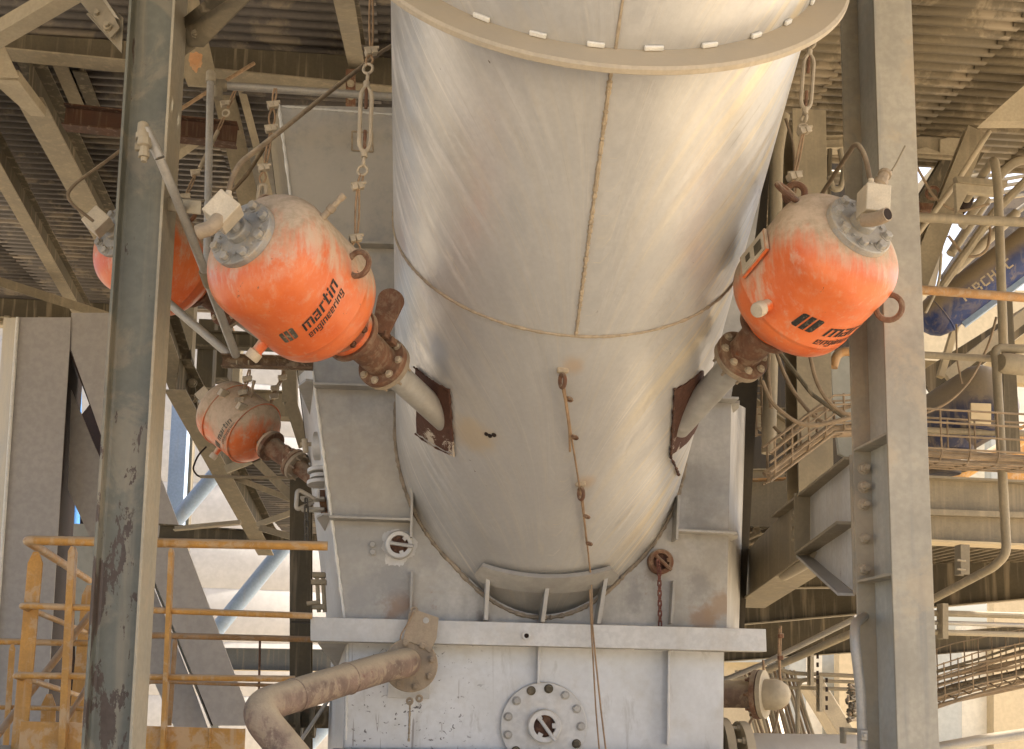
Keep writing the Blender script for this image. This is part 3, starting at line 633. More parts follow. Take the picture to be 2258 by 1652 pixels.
# ================================================================ air cannons
CANG = 'orange air cannons fixed to the chute'
def cannon(A, N, k, label, tmat, text=None, textpos=None, cap=True, f1=.61, f2=.95, valve=None, lugs=(), plate=None, plug=None, relief=None, bands=(), flag=False, ink=INK, nozmat=None, valve_tilt=0.0, logomat=None, tank_len=.55, elbow=None):
    """A: centre of the end cap, N: where the nozzle meets the chute; lengths along A->N in metres, k scales the girth"""
    d, s, u = frame(N - A); R = .305 * k; Lt = tank_len
    L = (N - A).length
    th = thing('air_cannon', label, 'air cannon', A + d * Lt * .5 - V((0, 0, R)), CANG)
    def at(t, ang, r): return A + d * t + (s * sin(ang) + u * cos(ang)) * r      # ang 0 = up side, + toward s
    # tank body
    prof = []
    a1, a2 = Lt * .29, Lt * .27
    for i in range(15):
        x = i / 14; t = a1 * x; r = R * sqrt(max(1 - ((a1 - t) / (a1 * 1.10)) ** 2.7, 0) ** .95); prof.append((t + .0, max(r, .01)))
    prof += [(Lt - a2, R), (Lt - a2 + .004, R * 1.008), (Lt - a2 + .012, R * 1.008), (Lt - a2 + .016, R)]
    for i in range(1, 15):
        x = i / 14; r = R * sqrt(max(1 - x ** 2.6, 0)); prof.append((Lt - a2 + .016 + (a2 + .02) * x, max(r, .09 * k)))
    def rad(t):
        for (t0, r0), (t1, r1) in zip(prof, prof[1:]):
            if t0 <= t <= t1: return r0 + (r1 - r0) * (t - t0) / max(t1 - t0, 1e-6)
        return R
    def find(px, py):                       # the point of the tank seen at a pixel of the photograph
        best = None
        for i in range(70):
            t = Lt * (.03 + .94 * i / 69)
            for j in range(240):
                a = 2 * pi * j / 240; q = at(t, a, rad(t)); n_ = q - A - d * t
                if n_.dot(q - CAM) > .02: continue
                x, y = proj(q); e = (x - px) ** 2 + (y - py) ** 2
                if best is None or e < best[0]: best = (e, t, a)
        return best[1:]
    def loc(x): return find(*x) if x[0] > 20 else x
    m = MB(); m.lathe(A, d, prof, 96); tk = part(th, 'tank', m, tmat)
    for t in bands:
        m = MB(); m.torus(A + d * t, d, R + .002, .006, 72, 6); part(tk, 'weld_band', m, tmat)
    if cap:
        rc = .156 * k
        m = MB(); m.lathe(A - d * .012, d, [(-.016, rc - .004), (-.012, rc), (.012, rc), (.016, rc - .004), (.07, rc * .93)], 56); ec = part(th, 'end_cap', m, CAPM)
        for i in range(8):
            a = 2 * pi * i / 8 + .35; bolt(ec, at(-.029, a, rc * .82), -d, .021 * k, CAPM, h=.02)
        for i in range(8):
            a = 2 * pi * i / 8 + .35 + pi / 8; bolt(ec, at(-.029, a, rc * .72), -d, .0085 * k, CAPM, name='nut')
        m = MB(); m.lathe(A - d * .026, -d, [(0, .058 * k), (.028, .056 * k), (.032, .05 * k), (.032, .03 * k), (.05, .03 * k)], 32); part(ec, 'hub', m, CAPM)
        m = MB(); m.lathe(A - d * .06, -d, [(0, .032 * k), (.02, .032 * k)], 6); part(ec, 'hub_nut', m, CAPM)
    if valve:
        vx, vo, hose, out = valve           # box offset directions in world
        c = A + vo; e3 = (V((0, 0, 1)) + V((0, 0, 0))).normalized()
        a0 = vx.normalized(); a2_ = a0.cross(V((0, 1, 0))).normalized(); a1_ = a2_.cross(a0).normalized()
        m = MB(); m.box(c, .105 * k, .11 * k, .12 * k, (a0, a1_, a2_)); vb = part(th, 'valve_box', m, VALV, bevel=.004)
        m = MB(); m.tube([A - d * .07, A - d * .07 + (c - A + d * .07) * .75], .026 * k, 12); part(vb, 'valve_neck', m, CAPM)
        if elbow:
            pts = bend([c + elbow[0], c + elbow[1], c + elbow[2]], .04); m = MB()
            m.tube(pts, [.030 * k] * len(pts), 14); part(vb, 'vent_elbow', m, DISC)
            e = (pts[-1] - pts[-2]).normalized(); m = MB(); m.lathe(pts[-1] - e * .004, e, [(0, .024 * k), (.006, .024 * k)], 14); part(vb, 'vent_mouth', m, SOOT_SHADE)
    # neck, flanges, nozzle
    m = MB(); m.lathe(A + d * Lt, d, [(-.03, .085 * k), (f1 - Lt, .085 * k)], 28); part(th, 'neck', m, RUSTM)
    m = MB(); m.lathe(A + d * f1, d, [(0, .128 * k), (.004, .132 * k), (.022, .132 * k), (.024, .128 * k)], 48); tf_ = part(th, 'tank_flange', m, tmat)
    m = MB(); m.lathe(A + d * (f1 + .025), d, [(0, .143 * k), (.004, .146 * k), (.024, .146 * k), (.027, .14 * k), (.027, .08 * k)], 48); part(th, 'neck_flange', m, RUSTM)
    for i in range(8):
        a = 2 * pi * i / 8 + .2; bolt(tf_, at(f1, a, .114 * k), -d, .014 * k, RUSTM)
    m = MB(); m.lathe(A + d * (f1 + .04), d, [(0, .098 * k), (.05, .092 * k), (f2 - f1 - .075, .086 * k), (f2 - f1 - .045, .09 * k)], 32); part(th, 'blow_pipe', m, RUSTM)
    m = MB(); m.lathe(A + d * f2, d, [(-.026, .134 * k), (-.022, .138 * k), (.0, .138 * k), (.004, .134 * k)], 48); pf_ = part(th, 'pipe_flange', m, RUSTM)
    m = MB(); m.lathe(A + d * (f2 + .006), d, [(0, .132 * k), (.004, .136 * k), (.024, .134 * k), (.03, .12 * k), (.03, .07 * k)], 48); nf_ = part(th, 'nozzle_flange', m, DISC)
    for i in range(8):
        a = 2 * pi * i / 8 + .1; bolt(pf_, at(f2 - .026, a, .112 * k), -d, .0165 * k, TURN)
    for i in range(8):
        a = 2 * pi * i / 8 + .1; bolt(nf_, at(f2 + .036, a, .112 * k), d, .013 * k, DISC, shank=.02, name='stud')
    m = MB(); m.lathe(A + d * (f2 + .03), d, [(0, .071 * k), (L - f2 + .05, .071 * k)], 32); part(th, 'nozzle', m, nozmat or BOXG)
    # hinged clamp on the blow pipe
    for da, tt in ((0, 0), (.22, .03), (-.2, .05)):
        c = at((f1 + f2) / 2 + .05 + tt, 2.2 + da if valve_tilt else .55 + da, .105 * k)
        m = MB(); m.box(c, .05 * k, .05 * k, .035 * k, (d, s, u)); part(th, 'clamp_block', m, RUSTM, bevel=.003)
    if flag:
        c = at((f1 + f2) / 2 + .02, .5, .1 * k); e = V((.28, .05, 1)).normalized(); q = e.cross(V((0, 1, 0))).normalized(); pts = []
        for i in range(13): a = pi * i / 12; pts.append(c + e * (.155 + .055 * sin(a)) + q * .055 * cos(a))
        pts += [c - q * .035, c + q * .035]; m = MB(); m.plate(pts, V((.006, .012, 0))); part(th, 'lifting_tab', m, RUSTM)
    for (lt, lang, tilt) in lugs:
        t, ang = loc((lt, lang))
        c = at(t, ang, R + .02 * k); n_ = (c - A - d * t).normalized()
        m = MB(); m.torus(c + n_ * .01, d * cos(tilt) + n_.cross(d) * sin(tilt), .055 * k, .013 * k, 20, 8); part(th, 'lifting_ring', m, RUSTM)
    if plate:
        t, ang = loc(plate); c = at(t, ang, rad(t) + .012); n_ = (c - A - d * t).normalized(); e = n_.cross(d)
        m = MB(); m.box(c, .19 * k, .13 * k, .014, (d, e, n_)); pl = part(th, 'name_plate', m, tmat, bevel=.002)
        m = MB(); m.box(c + n_ * .0095, .165 * k, .108 * k, .004, (d, e, n_)); part(pl, 'plate_sheet', m, VALV)
        for dx, dy, sx, sy in ((-.045, .012, .05, .06), (.03, 0, .03, .035)):
            m = MB(); m.box(c + n_ * .0135 + d * dx * k + e * dy * k, sx * k, sy * k, .003, (d, e, n_)); part(pl, 'plate_field', m, STEEL_D)
    if plug:
        t, ang = loc(plug); c = at(t, ang, rad(t) - .01); n_ = (c - A - d * t).normalized()
        m = MB(); m.lathe(c, n_, [(0, .028 * k), (.05, .025 * k), (.055, .03 * k)], 20); part(th, 'plug_socket', m, tmat)
        m = MB(); m.lathe(c + n_ * .055, n_, [(0, .034 * k), (.03, .034 * k), (.036, .03 * k)], 22); part(th, 'plug_cap', m, VALV)
    if relief:
        t, ang = loc(relief); c = at(t, ang, rad(t) - .01); n_ = (c - A - d * t).normalized() + V((.1, 0, .4)); q_ = .62 * k
        m = MB(); m.lathe(c, n_, [(0, .024 * q_), (.04, .024 * q_), (.045, .032 * q_), (.065, .032 * q_), (.07, .022 * q_), (.10, .02 * q_), (.105, .026 * q_), (.125, .026 * q_)], 12); part(th, 'relief_valve', m, DISC)
    if text:
        S_, E_, sc, lg = text              # pixels where the baseline starts and where it heads, size, emblem at the start
        tt, a0 = find(*S_); t1, a1e = find(*E_); sg = 1 if ((a1e - a0 + pi) % (2 * pi)) > pi else -1
        units = 13.3 + .8 + 29.2
        if sc is None: sc = abs((a1e - a0 + pi) % (2 * pi) - pi) * R / units
        skew = (t1 - tt) / max(abs((a1e - a0 + pi) % (2 * pi) - pi) * R, .05)
        def fn(off):
            def f(x, y, off=off):
                t = tt - y + skew * (x + off); return at(t, a0 + sg * (x + off) / R, rad(t) + .0022)
            return f
        xo = 0
        if lg:
            ps = [[(x * sc * 1.15, y * sc * 1.15) for x, y in p] for p in LOGO]; print_on(tk, 'emblem', ps, fn(0), logomat or ink); xo = 11.6 * sc * 1.15
        q1, w1 = quads('martin', sc); print_on(tk, 'lettering', q1, fn(xo + sc * .8), ink)
        q2, w2 = quads('engineering', sc * .56, gap=.42); print_on(tk, 'lettering', [[(x, y - sc * 5.0) for x, y in p] for p in q2], fn(xo), ink)
    return th, at, rad, d
tN, aN, pN = on_pipe(962, 908)
A1 = P(541, 523, pN.y - 1.12)
d1 = (pN - A1).normalized()
c1, at1, rad1, _ = cannon(A1, pN, .85, 'vivid orange air cannon left of the pipe with fully readable black lettering', TANK[0],
    text=((631, 755), (747, 627), None, True), valve=(V((.78, 0, -.62)), P(492, 468, A1.y - .14) - A1, None, None),
    elbow=(V((-.01, -.03, -.04)), V((-.025, -.06, -.085)), V((-.075, -.05, -.10))), lugs=((778, 588, .3), (.16, -.3, 1.2)), plug=(572, 768), relief=(712, 482), f1=.645, f2=.93, flag=True, ink=INK, logomat=INKW)
tN, aN, pM = on_pipe(1512, 920)
A2 = P(1888, 507, pM.y - 1.10)
c2, at2, rad2, _ = cannon(A2, pM, .90, 'orange air cannon before the bolted column, with a small name plate', TANK[1],
    text=((1742, 712), (1835, 742), .0100, True), valve=(V((1, 0, -.08)), P(1925, 447, A2.y - .12) - A2, None, None),
    elbow=(V((-.04, .0, -.07)), V((-.01, -.04, -.085)), V((.014, -.088, -.084))), lugs=((1748, 425, .4), (1952, 672, .9)), plate=(1668, 562), plug=(1692, 672), tank_len=.52, f1=.56, f2=.80, ink=INK)
A3 = P(262, 515, 6.25); N3 = P(600, 742, 7.4)
c3, at3, rad3, _ = cannon(A3, N3, 1.0, 'dusty orange air cannon half hidden behind the flaking column', TANK[2],
    valve=(V((.7, 0, -.6)), P(216, 490, 6.1) - A3, None, None), lugs=((.3, .6, .3),), f1=.61, f2=.95)
A4 = P(474, 890, 7.42); N4 = P(700, 1062, 7.05)
c4, at4, rad4, _ = cannon(A4, N4, .74, 'small far air cannon caked in grey dust, orange only underneath', TANK[3],
    text=((487, 990), (513, 928), None, True), valve=(V((.7, 0, -.7)), P(450, 872, 7.36) - A4, None, None), lugs=(), bands=(.15, .40), f1=.53, f2=.80, tank_len=.47, relief=(.3, .5), plug=(.25, 3.0), ink=INKW, nozmat=RUSTM)
m = MB(); a_, b_ = P(1933, 418, A2.y + .08), P(1961, 364, A2.y + .12)
m.lathe(a_, b_ - a_, [(-.05, .022), (.02, .022), (.025, .03), (.05, .03), (.055, .024), (.085, .022), (.088, .028), (.1, .028), (.102, .014), (.115, .014)], 10); part(c2, 'relief_valve', m, DISC)
m = MB(); m.tube([P(1966, 376, A2.y + .12), P(1975, 362, A2.y + .12), P(1995, 322, A2.y + .1)], .004, 6); part(c2, 'relief_pin', m, STEEL)
c_ = at4(.27, 1.0, .235); n_ = (c_ - A4).normalized()
for t in (.18, .36):
    c_ = at4(t, 1.0, rad4(t) + .012); m = MB(); m.box(c_, .03, .10, .05, frame(N4 - A4)); part(c4, 'lifting_lug', m, VALV, bevel=.006)
# ================================================================ the two big columns
def vline(x0, y0, x1, y1): pass
cl = P(285, 830, 4.5)                       # left column
colL = thing('steel_column', 'grey green steel column with flaking paint, the nearer cannon just right of it', 'steel column', V((P(232, 830, 4.5).x, 4.5, 0)), 'big steel columns either side of the pipe')
xl, xr = P(231, 830, 4.5).x, P(338, 830, 4.5).x
bw = .235
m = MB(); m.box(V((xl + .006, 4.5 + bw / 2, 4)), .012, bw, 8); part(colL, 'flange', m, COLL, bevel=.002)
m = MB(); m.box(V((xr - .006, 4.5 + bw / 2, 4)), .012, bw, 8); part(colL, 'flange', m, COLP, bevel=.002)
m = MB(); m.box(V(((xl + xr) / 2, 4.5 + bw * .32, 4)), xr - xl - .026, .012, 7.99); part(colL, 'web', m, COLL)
for sx, x in ((1, xl + .012), (-1, xr - .012)):
    pts = [V((x, 4.5 + bw * .32 - .006, .01)), V((x + sx * .014, 4.5 + bw * .32 - .006, .01)), V((x + sx * .004, 4.5 + bw * .32 - .010, .01)), V((x, 4.5 + bw * .32 - .020, .01))]
    m = MB(); m.plate(pts, V((0, 0, 7.9))); part(colL, 'root_fillet', m, COLL)
# right column: flanges face the camera, web runs back
Yn, Yf = 4.3, 4.66
xa, xb = P(1953, 900, Yn).x, P(2041, 900, Yn).x
colR = thing('steel_column', 'tan dusty steel column with a row of big nuts beside the bracket beam', 'steel column', V(((xa + xb) / 2, Yn, 0)), 'big steel columns either side of the pipe')
m = MB(); m.box(V(((xa + xb) / 2, Yn, 4)), xb - xa, .014, 8); part(colR, 'flange', m, COLR, bevel=.002)
m = MB(); m.box(V(((xa + xb) / 2, Yf, 4)), xb - xa, .014, 8); part(colR, 'flange', m, COLR, bevel=.002)
m = MB(); m.box(V(((xa + xb) / 2, (Yn + Yf) / 2, 4)), .010, Yf - Yn - .016, 7.99); part(colR, 'web', m, COLW)
def stiffR(py, tilt):
    z = P(1955, py, Yn).z; a = V((xa + .002, Yn + .008, z)); b = V((xa + .002, Yf - .008, z)); mx = (xa + xb) / 2 - .006
    m = MB(); m.plate([a, b, V((mx, b.y, z)), V((mx, a.y, z))], V((0, 0, .012))); part(colR, 'stiffener', m, COLR, bevel=.002)
stiffR(957, 0); stiffR(1268, 0)
for py in (1032, 1073, 1112, 1187, 1255):
    p = P(1906, py, Yf - .02); bolt(colR, V((p.x, Yf - .007, p.z)), -YB, .0225, TURN, shank=.028, h=.018, name='nut')
# haunched bracket beam running back from the right column
hb = thing('bracket_beam', 'haunched tan steel beam bolted to the back of the right column', 'steel beam', V((xa, Yf, 2.2)))
def hbp(px, py, f): return P(px, py, Yf + .02 + f * 3.9)
ends = [(1884, 1012, 0.0), (1716, 1142, .42)]
pa, pb, pc = P(1884, 1014, Yf + .02), P(1786, 1088, 5.7), P(1716, 1142, 6.5)
pd = P(1622, 1240, 7.9)
qa, qb, qd = P(1884, 1150, Yf + .02), P(1786, 1218, 5.7), P(1622, 1335, 7.9)
TH = V((.012, 0, 0))
m = MB(); m.plate([pa, pb, qb, qa], TH); part(hb, 'web', m, BOXW)  # paler than the rear web: side light painted into its colour
m = MB(); m.plate([pb + V((0, .016, 0)), pc, pd, qd, qb + V((0, .016, 0))], TH); part(hb, 'web', m, STEEL)
def flg(p, q, wl, wr, t): 
    m = MB(); m.plate([p + V((-wl, 0, 0)), p + V((wr, 0, 0)), q + V((wr, 0, 0)), q + V((-wl, 0, 0))], V((0, 0, t))); part(hb, 'flange', m, STEEL, bevel=.002)
flg(pa, pc, .05, .09, .014)
flg(qb + V((0, .02, -.001)), qd, .03, .22, -.016)
m = MB(); m.plate([qa, qb, qb + V((.0, 0, -.014)), qa + V((0, 0, -.014))], V((-.085, 0, 0))); part(hb, 'flange', m, STEEL)
qh = P(1884, 1306, Yf + .02)
m = MB(); m.plate([qa + V((0, 0, -.016)), qb + V((0, .01, -.016)), qh], TH); part(hb, 'haunch_web', m, BOXW)  # haunch carries the same painted-in side light
m = MB(); m.plate([qb + V((.0, -.004, -.016)), qh + V((0, 0, -.003)), qh + V((0, 0, -.017)), qb + V((0, -.004, -.03))], V((-.08, 0, 0))); part(hb, 'haunch_flange', m, BOXG, bevel=.002)
m = MB(); m.plate([pb + V((-.002, 0, -.002)), qb + V((-.002, 0, .002)), qb + V((-.088, 0, .002)), pb + V((-.088, 0, -.002))], V((0, .012, 0))); part(hb, 'stiffener', m, STEEL)
m = MB(); m.plate([V((xa - .008, Yf + .008, pa.z + .02)), V((xa + .15, Yf + .008, pa.z + .02)), V((xa + .15, Yf + .008, qh.z - .01)), V((xa - .008, Yf + .008, qh.z - .01))], V((0, .012, 0))); part(hb, 'end_plate', m, COLR)
for px, py, Y in ((1755, 1130, 5.95), (1747, 1143, 6.0), (1763, 1152, 5.93), (1747, 1165, 6.0), (1763, 1176, 5.95), (1747, 1190, 6.0)):
    p = P(px, py, Y); bolt(hb, V((pb.x + (pc.x - pb.x) * (Y - 5.7) / .8 - .001, Y, p.z)), V((-1, 0, 0)), .021, STEEL_L, shank=.018)
m = MB(); a, b = P(1728, 1268, 6.4), P(1828, 1212, 5.4); m.tube([a, b], .035, 12); part(hb, 'seat_bar', m, STEEL_L)
# ================================================================ roof deck
ZD = CZ + 5.4
def corrugated(name, x0, x1, y0, y1, z, pitch, dep, along='X', th=.003, mat=CORR, par=None, label=None):
    m = MB(); n = int(((y1 - y0) if along == 'X' else (x1 - x0)) / pitch); vs = []
    base = y0 if along == 'X' else x0
    for i in range(n):
        for f, h in ((0, 0), (.36, 0), (.5, dep), (.86, dep)):
            q = base + (i + f) * pitch
            vs += [V((x0, q, z + h)), V((x1, q, z + h))] if along == 'X' else [V((q, y0, z + h)), V((q, y1, z + h))]
    m.add(vs, [(2 * i, 2 * i + 2, 2 * i + 3, 2 * i + 1) for i in range(4 * n - 1)])
    o = bpy.data.objects.new(name, mesh(name, m, mat, V((0, 0, 0)), 20)); COL.objects.link(o)
    s_ = o.modifiers.new('sheet', 'SOLIDIFY'); s_.thickness = th; WL[o.name] = V((0, 0, 0))
    if par: o.parent = par; o.location = -WL[par.name]
    return o
dk = thing('roof_deck', 'grey corrugated steel deck overhead, carried on joists', 'roof deck', V((-6, 9, ZD)))
dk2 = thing('roof_deck', 'tan corrugated steel deck overhead at the right of the pipe', 'roof deck', V((6, 2, ZD)))
def sheets(par, x0, x1, y0, y1, mat, wd):
    n = max(1, round((x1 - x0) / wd)); s_ = (x1 - x0) / n
    for i in range(n): corrugated('deck_sheet', x0 + s_ * i - .06, x0 + s_ * (i + 1), y0 + random.uniform(-.02, .02), y1, ZD + (.007 if i % 2 else 0) + random.uniform(-.002, .002), .127, .045, mat=mat, par=par)
sheets(dk, -8.5, 1.2, -1.2, 16.2, CORR, 1.6)  # near end runs unseen over the camera to keep sun off the foreground
sheets(dk2, 1.25, 8.5, -1.2, 10.5, CORRL, 1.3)  # widened out of view to block sun from the right
sheets(dk2, 1.25, 4.5, 10.6, 16.2, CORRL, 1.6)  # rear strip added to darken the gap right of the pipe
BEAMG = 'steel beams of the surrounding frame'
def ibeam(name, label, p1, p2, h, b, mat, tf=.014, tw=.01, base=0.0, cat='steel beam', group=None, bolts=None, flange_mat=None, up=V((0, 0, 1))):
    d_ = (p2 - p1).normalized()              # members that leave the frame go on past it
    if proj(p2)[0] > 2290: p2 = p2 + d_ * 2.2
    if 1960 < proj(p1)[0] < 2010: p1 = p1 - d_ * .5
    if proj(p1)[0] < -10: p1 = p1 - d_ * 1.5
    th = thing(name, label, cat, (p1 + p2) / 2, group)
    b2, w2 = b / 2, tw / 2
    m = MB(); m.prism(p1, p2, [(-b2, base), (b2, base), (b2, base + tf), (-b2, base + tf)], up); part(th, 'lower_flange', m, flange_mat or mat, bevel=.002)  # flange_mat paints the bounce-lit underside paler than the web
    m = MB(); m.prism(p1, p2, [(-w2, base + tf), (w2, base + tf), (w2, base + h - tf), (-w2, base + h - tf)], up); part(th, 'web', m, mat)
    m = MB(); m.prism(p1, p2, [(-b2, base + h - tf), (b2, base + h - tf), (b2, base + h), (-b2, base + h)], up); part(th, 'upper_flange', m, mat)
    return th
def member(name, label, p1, p2, prof, mat, cat='brace', up=V((0, 0, 1)), group=None, bevel=.002):
    m = MB(); m.prism(p1, p2, prof, up); return solo(name, label, cat, m, mat, group, bevel)
b1 = ibeam('roof_beam', 'dark steel roof beam with a pale lower flange, crossing behind the flaking column', P(-80, 112, 9), P(885, 208, 9), .36, .2, STEEL_D, flange_mat=STEEL)
for x, y in ((547, 98), (597, 100), (797, 118), (845, 118)): bolt(b1, V((P(x, y, 8.99).x, 8.995, P(x, y, 8.99).z)), -YB, .03, STEEL, shank=.03)
ibeam('roof_beam', 'steel roof beam crossing the far edge of the left deck', P(-60, 706, 15.9), P(300, 727, 15.9), .5, .2, STEEL_D, flange_mat=STEEL_L)
ibeam('deck_joist', 'broad pale deck joist ending in a tapered shoe, left of the flaking column', P(62, 215, 9.15), P(236, 540, 12.6), .34, .24, STEEL_D, flange_mat=STEEL)
ibeam('deck_joist', 'slender pale deck joist under the crossing roof beam', P(126, 131, 9.15), P(262, 450, 12.8), .3, .13, STEEL_D, flange_mat=STEEL)
ibeam('deck_joist', 'deck joist crossed by a slanting angle brace', P(-40, 320, 10.2), P(196, 735, 15.7), .3, .15, STEEL_D, flange_mat=STEEL)
ibeam('deck_joist', 'shadowed deck joist beside the rusty cross beam', P(175, 160, 9.3), P(290, 440, 13.0), .28, .12, STEEL_D)
member('deck_brace', 'slanting angle brace below the left deck', P(-20, 604, 13.2), P(240, 688, 14.2), Lprof(.12, .12, .012), STEEL, up=V((0, 0, -1)))
m = MB(); m.plate([P(0, 96, 8.6), P(5, 94, 8.6), P(42, 170, 8.6), P(-10, 168, 8.6)], V((0, .02, 0))); solo('gusset_plate', 'pale gusset plate under the top left brace', 'gusset plate', m, STEEL_L, bevel=.002)
m = MB(); q = [P(-10, 176, 8.7), P(40, 178, 8.7), P(100, 258, 9.3), P(68, 256, 9.3), P(28, 222, 9.0), P(-10, 188, 8.75)]; m.plate(q, V((0, .0, .09))); solo('joist_shoe', 'tapered pale shoe plate at the end of the broad joist', 'gusset plate', m, STEEL_L, bevel=.002)
ibeam('rusty_beam', 'dark red rusty cross beam behind the flaking column', P(140, 282, 9.5), P(520, 322, 9.5), .2, .14, metal('rusty_dark_beam', (.075, .035, .02), rough=.85, mott=.5, sc=5, dust=.25, streak=.2, rust=.2))
member('roof_brace', 'thin pale brace rising past the vertical tube', P(378, 348, 9.8), P(482, 272, 9.6), Rprof(.10, .06), STEEL_L)
# knee braces that meet the left column
kb = thing('knee_brace', 'bolted pale knee brace left of the flaking column', 'brace', P(225, 60, 4.62))
def strip(pts, th): m = MB(); m.plate(pts, th); return m
part(kb, 'angle_leg', strip([P(150, -30, 4.9), P(205, -30, 4.9), P(252, 38, 4.63), P(264, 62, 4.6), P(244, 84, 4.6), P(238, 80, 4.6)], V((0, .012, 0))), STEEL, bevel=.002)
part(kb, 'angle_lip', strip([P(205, -30, 4.9), P(214, -30, 4.84), P(262, 42, 4.57), P(252, 38, 4.63)], V((.0, .012, .004))), STEEL_L)
part(kb, 'gusset', strip([P(190, 30, 4.75), P(268, 116, 4.62), P(272, 40, 4.62), P(240, 10, 4.75)], V((0, .01, 0))), STEEL)
for x, y, Y in ((217, 36, 4.72), (239, 62, 4.62)): bolt(kb, P(x, y, Y - .0), -YB, .019, STEEL, shank=.02)
kb2 = thing('knee_brace', 'thick bolted knee brace rising to the right of the flaking column', 'brace', P(430, 70, 4.7))
part(kb2, 'angle_leg', strip([P(400, 52, 4.75), P(415, 100, 4.75), P(448, 102, 4.75), P(570, -22, 4.35), P(520, -24, 4.35)], V((0, .012, 0))), STEEL, bevel=.002)
part(kb2, 'angle_lip', strip([P(400, 52, 4.745), P(404, 66, 4.74), P(535, -24, 4.2), P(505, -30, 4.2)], V((.004, -.03, .0))), STEEL_D)
part(kb2, 'gusset', strip([P(378, 60, 4.77), P(398, 52, 4.77), P(430, 104, 4.77), P(390, 132, 4.77), P(376, 128, 4.77)], V((0, .01, 0))), STEEL)
for x, y in ((431, 76), (454, 60)): bolt(kb2, P(x, y, 4.70), -YB, .016, STEEL, shank=.008)
member('corner_brace', 'pale square tube brace at the top left corner', P(-30, 92, 6.9), P(175, -28, 6.5), Rprof(.11, .10), STEEL_L)
# plate with peeling primer
pp = thing('primer_plate', 'splice plate with peeling orange primer behind the thick knee brace', 'gusset plate', P(435, 180, 8.3))
part(pp, 'plate', strip([P(398, -10, 8.3), P(436, -10, 8.3), P(476, 165, 8.3), P(456, 190, 8.3), P(413, 187, 8.3), P(386, 110, 8.3)], V((0, .03, 0))), STEEL)
m = MB(); pts = []
for i in range(26):
    a = 2 * pi * i / 26; r = random.uniform(.75, 1.15); pts.append(P(432 + 15 * r * cos(a), 134 + 24 * r * sin(a), 8.298))
m.plate(pts, V((0, .002, 0))); part(pp, 'primer_spot', m, metal('orange_primer', (.62, .33, .16), rough=.8, mott=.4, sc=12, dust=.3, streak=.3, patch=.4))
# slanted beams right of the vertical tube
member('slanted_strut', 'wide grey slanted strut behind the vertical tube', P(480, 150, 9.6), P(585, 600, 11.5), Rprof(.2, .08), STEEL, up=V((0, 1, 0)))
member('slanted_strut', 'thin pale slanted angle next to the rusty wire hanger', P(512, 120, 9.5), P(604, 470, 10.6), Rprof(.07, .04), STEEL_L, up=V((0, 1, 0)))
ibeam('roof_beam', 'pale roof beam coming forward over the long hose', P(752, -25, 6.6), P(788, 158, 9.05), .2, .14, STEEL_D, flange_mat=STEEL)
m = MB(); m.plate([P(762, 152, 8.8), P(783, 152, 8.8), P(783, 231, 8.8), P(762, 231, 8.8)], V((0, .06, 0)))
h_ = thing('rusty_hanger', 'short rusty hanger channel under the roof beam', 'hanger', P(772, 231, 8.8)); part(h_, 'channel', m, RUSTM, bevel=.003)
for y in (185, 213): bolt(h_, P(773, y, 8.795), -YB, .025, STEEL_L)
m = MB(); m.plate([P(770, -20, 10.2), P(900, -20, 10.2), P(900, 130, 10.2), P(770, 120, 10.2)], V((0, .1, 0))); solo('dark_duct_plate', 'dark plate high behind the turnbuckle hanger', 'plate', m, SOOT_SHADE)
# grey housing above the chute box, behind
m = MB(); m.plate([P(470, 190, 10.8), P(900, 205, 10.8), P(900, 640, 10.8), P(600, 640, 10.8), P(560, 420, 10.8)], V((0, .2, 0))); solo('grey_housing', 'grey sheet housing high behind the chute box', 'housing', m, BOXG)
# ================================================================ tubes on the left
def pipework(name, label, cat, pts, r, mat, rad=.06, n=12, group=None):
    pts = [V(q) for q in pts]
    if proj(pts[-1])[0] > 2290: pts[-1] = pts[-1] + (pts[-1] - pts[-2]).normalized() * 1.8
    m = MB(); m.tube(bend(pts, rad) if rad else pts, r, n); return solo(name, label, cat, m, mat, group)
vt = thing('galvanised_riser', 'vertical pale tube with a capped top, left of the nearer cannon', 'tube', P(455, 610, 5.3))
m = MB(); m.tube([P(464, 175, 5.3), P(455, 615, 5.3)], .0185, 16); part(vt, 'tube', m, GALV)
m = MB(); m.lathe(P(464, 182, 5.3), V((0, 0, 1)), [(0, .025), (.05, .025), (.06, .018), (.063, .008)], 16); part(vt, 'cap', m, STEEL_L)
ht = thing('horizontal_tube', 'pale horizontal tube running to the pipe under the roof beam', 'tube', P(660, 200, 5.4))
m = MB(); m.tube([P(475, 188, 5.38), P(865, 214, 5.5)], .021, 16); part(ht, 'tube', m, GALV)
m = MB(); m.lathe(P(476, 188, 5.38), P(865, 214, 5.5) - P(475, 188, 5.38), [(0, .03), (.05, .03), (.055, .024)], 16); part(ht, 'coupling', m, STEEL)
m = MB(); m.lathe(P(482, 190, 5.38), V((0, 0, -1)), [(0, .022), (.07, .022)], 14); part(ht, 'tee_outlet', m, STEEL)
dg = thing('slanted_tube', 'long slanted tube crossing in front of the flaking column down to the rusty channel', 'tube', P(520, 783, 5.0))
m = MB(); m.tube([P(322, 285, 4.3), P(352, 350, 4.32)], .021, 14); part(dg, 'tube', m, GALV)
m = MB(); m.tube([P(352, 350, 4.32), P(388, 435, 4.42), P(452, 600, 4.85), P(458, 618, 4.9)], .02, 14); part(dg, 'tube', m, GALV)
m = MB(); m.tube([P(458, 620, 4.9), P(520, 784, 5.35)], .021, 14); part(dg, 'tube', m, GALV)
m = MB(); m.tube([P(450, 598, 4.84), P(461, 628, 4.92)], .0255, 14); part(dg, 'coupling', m, STEEL)
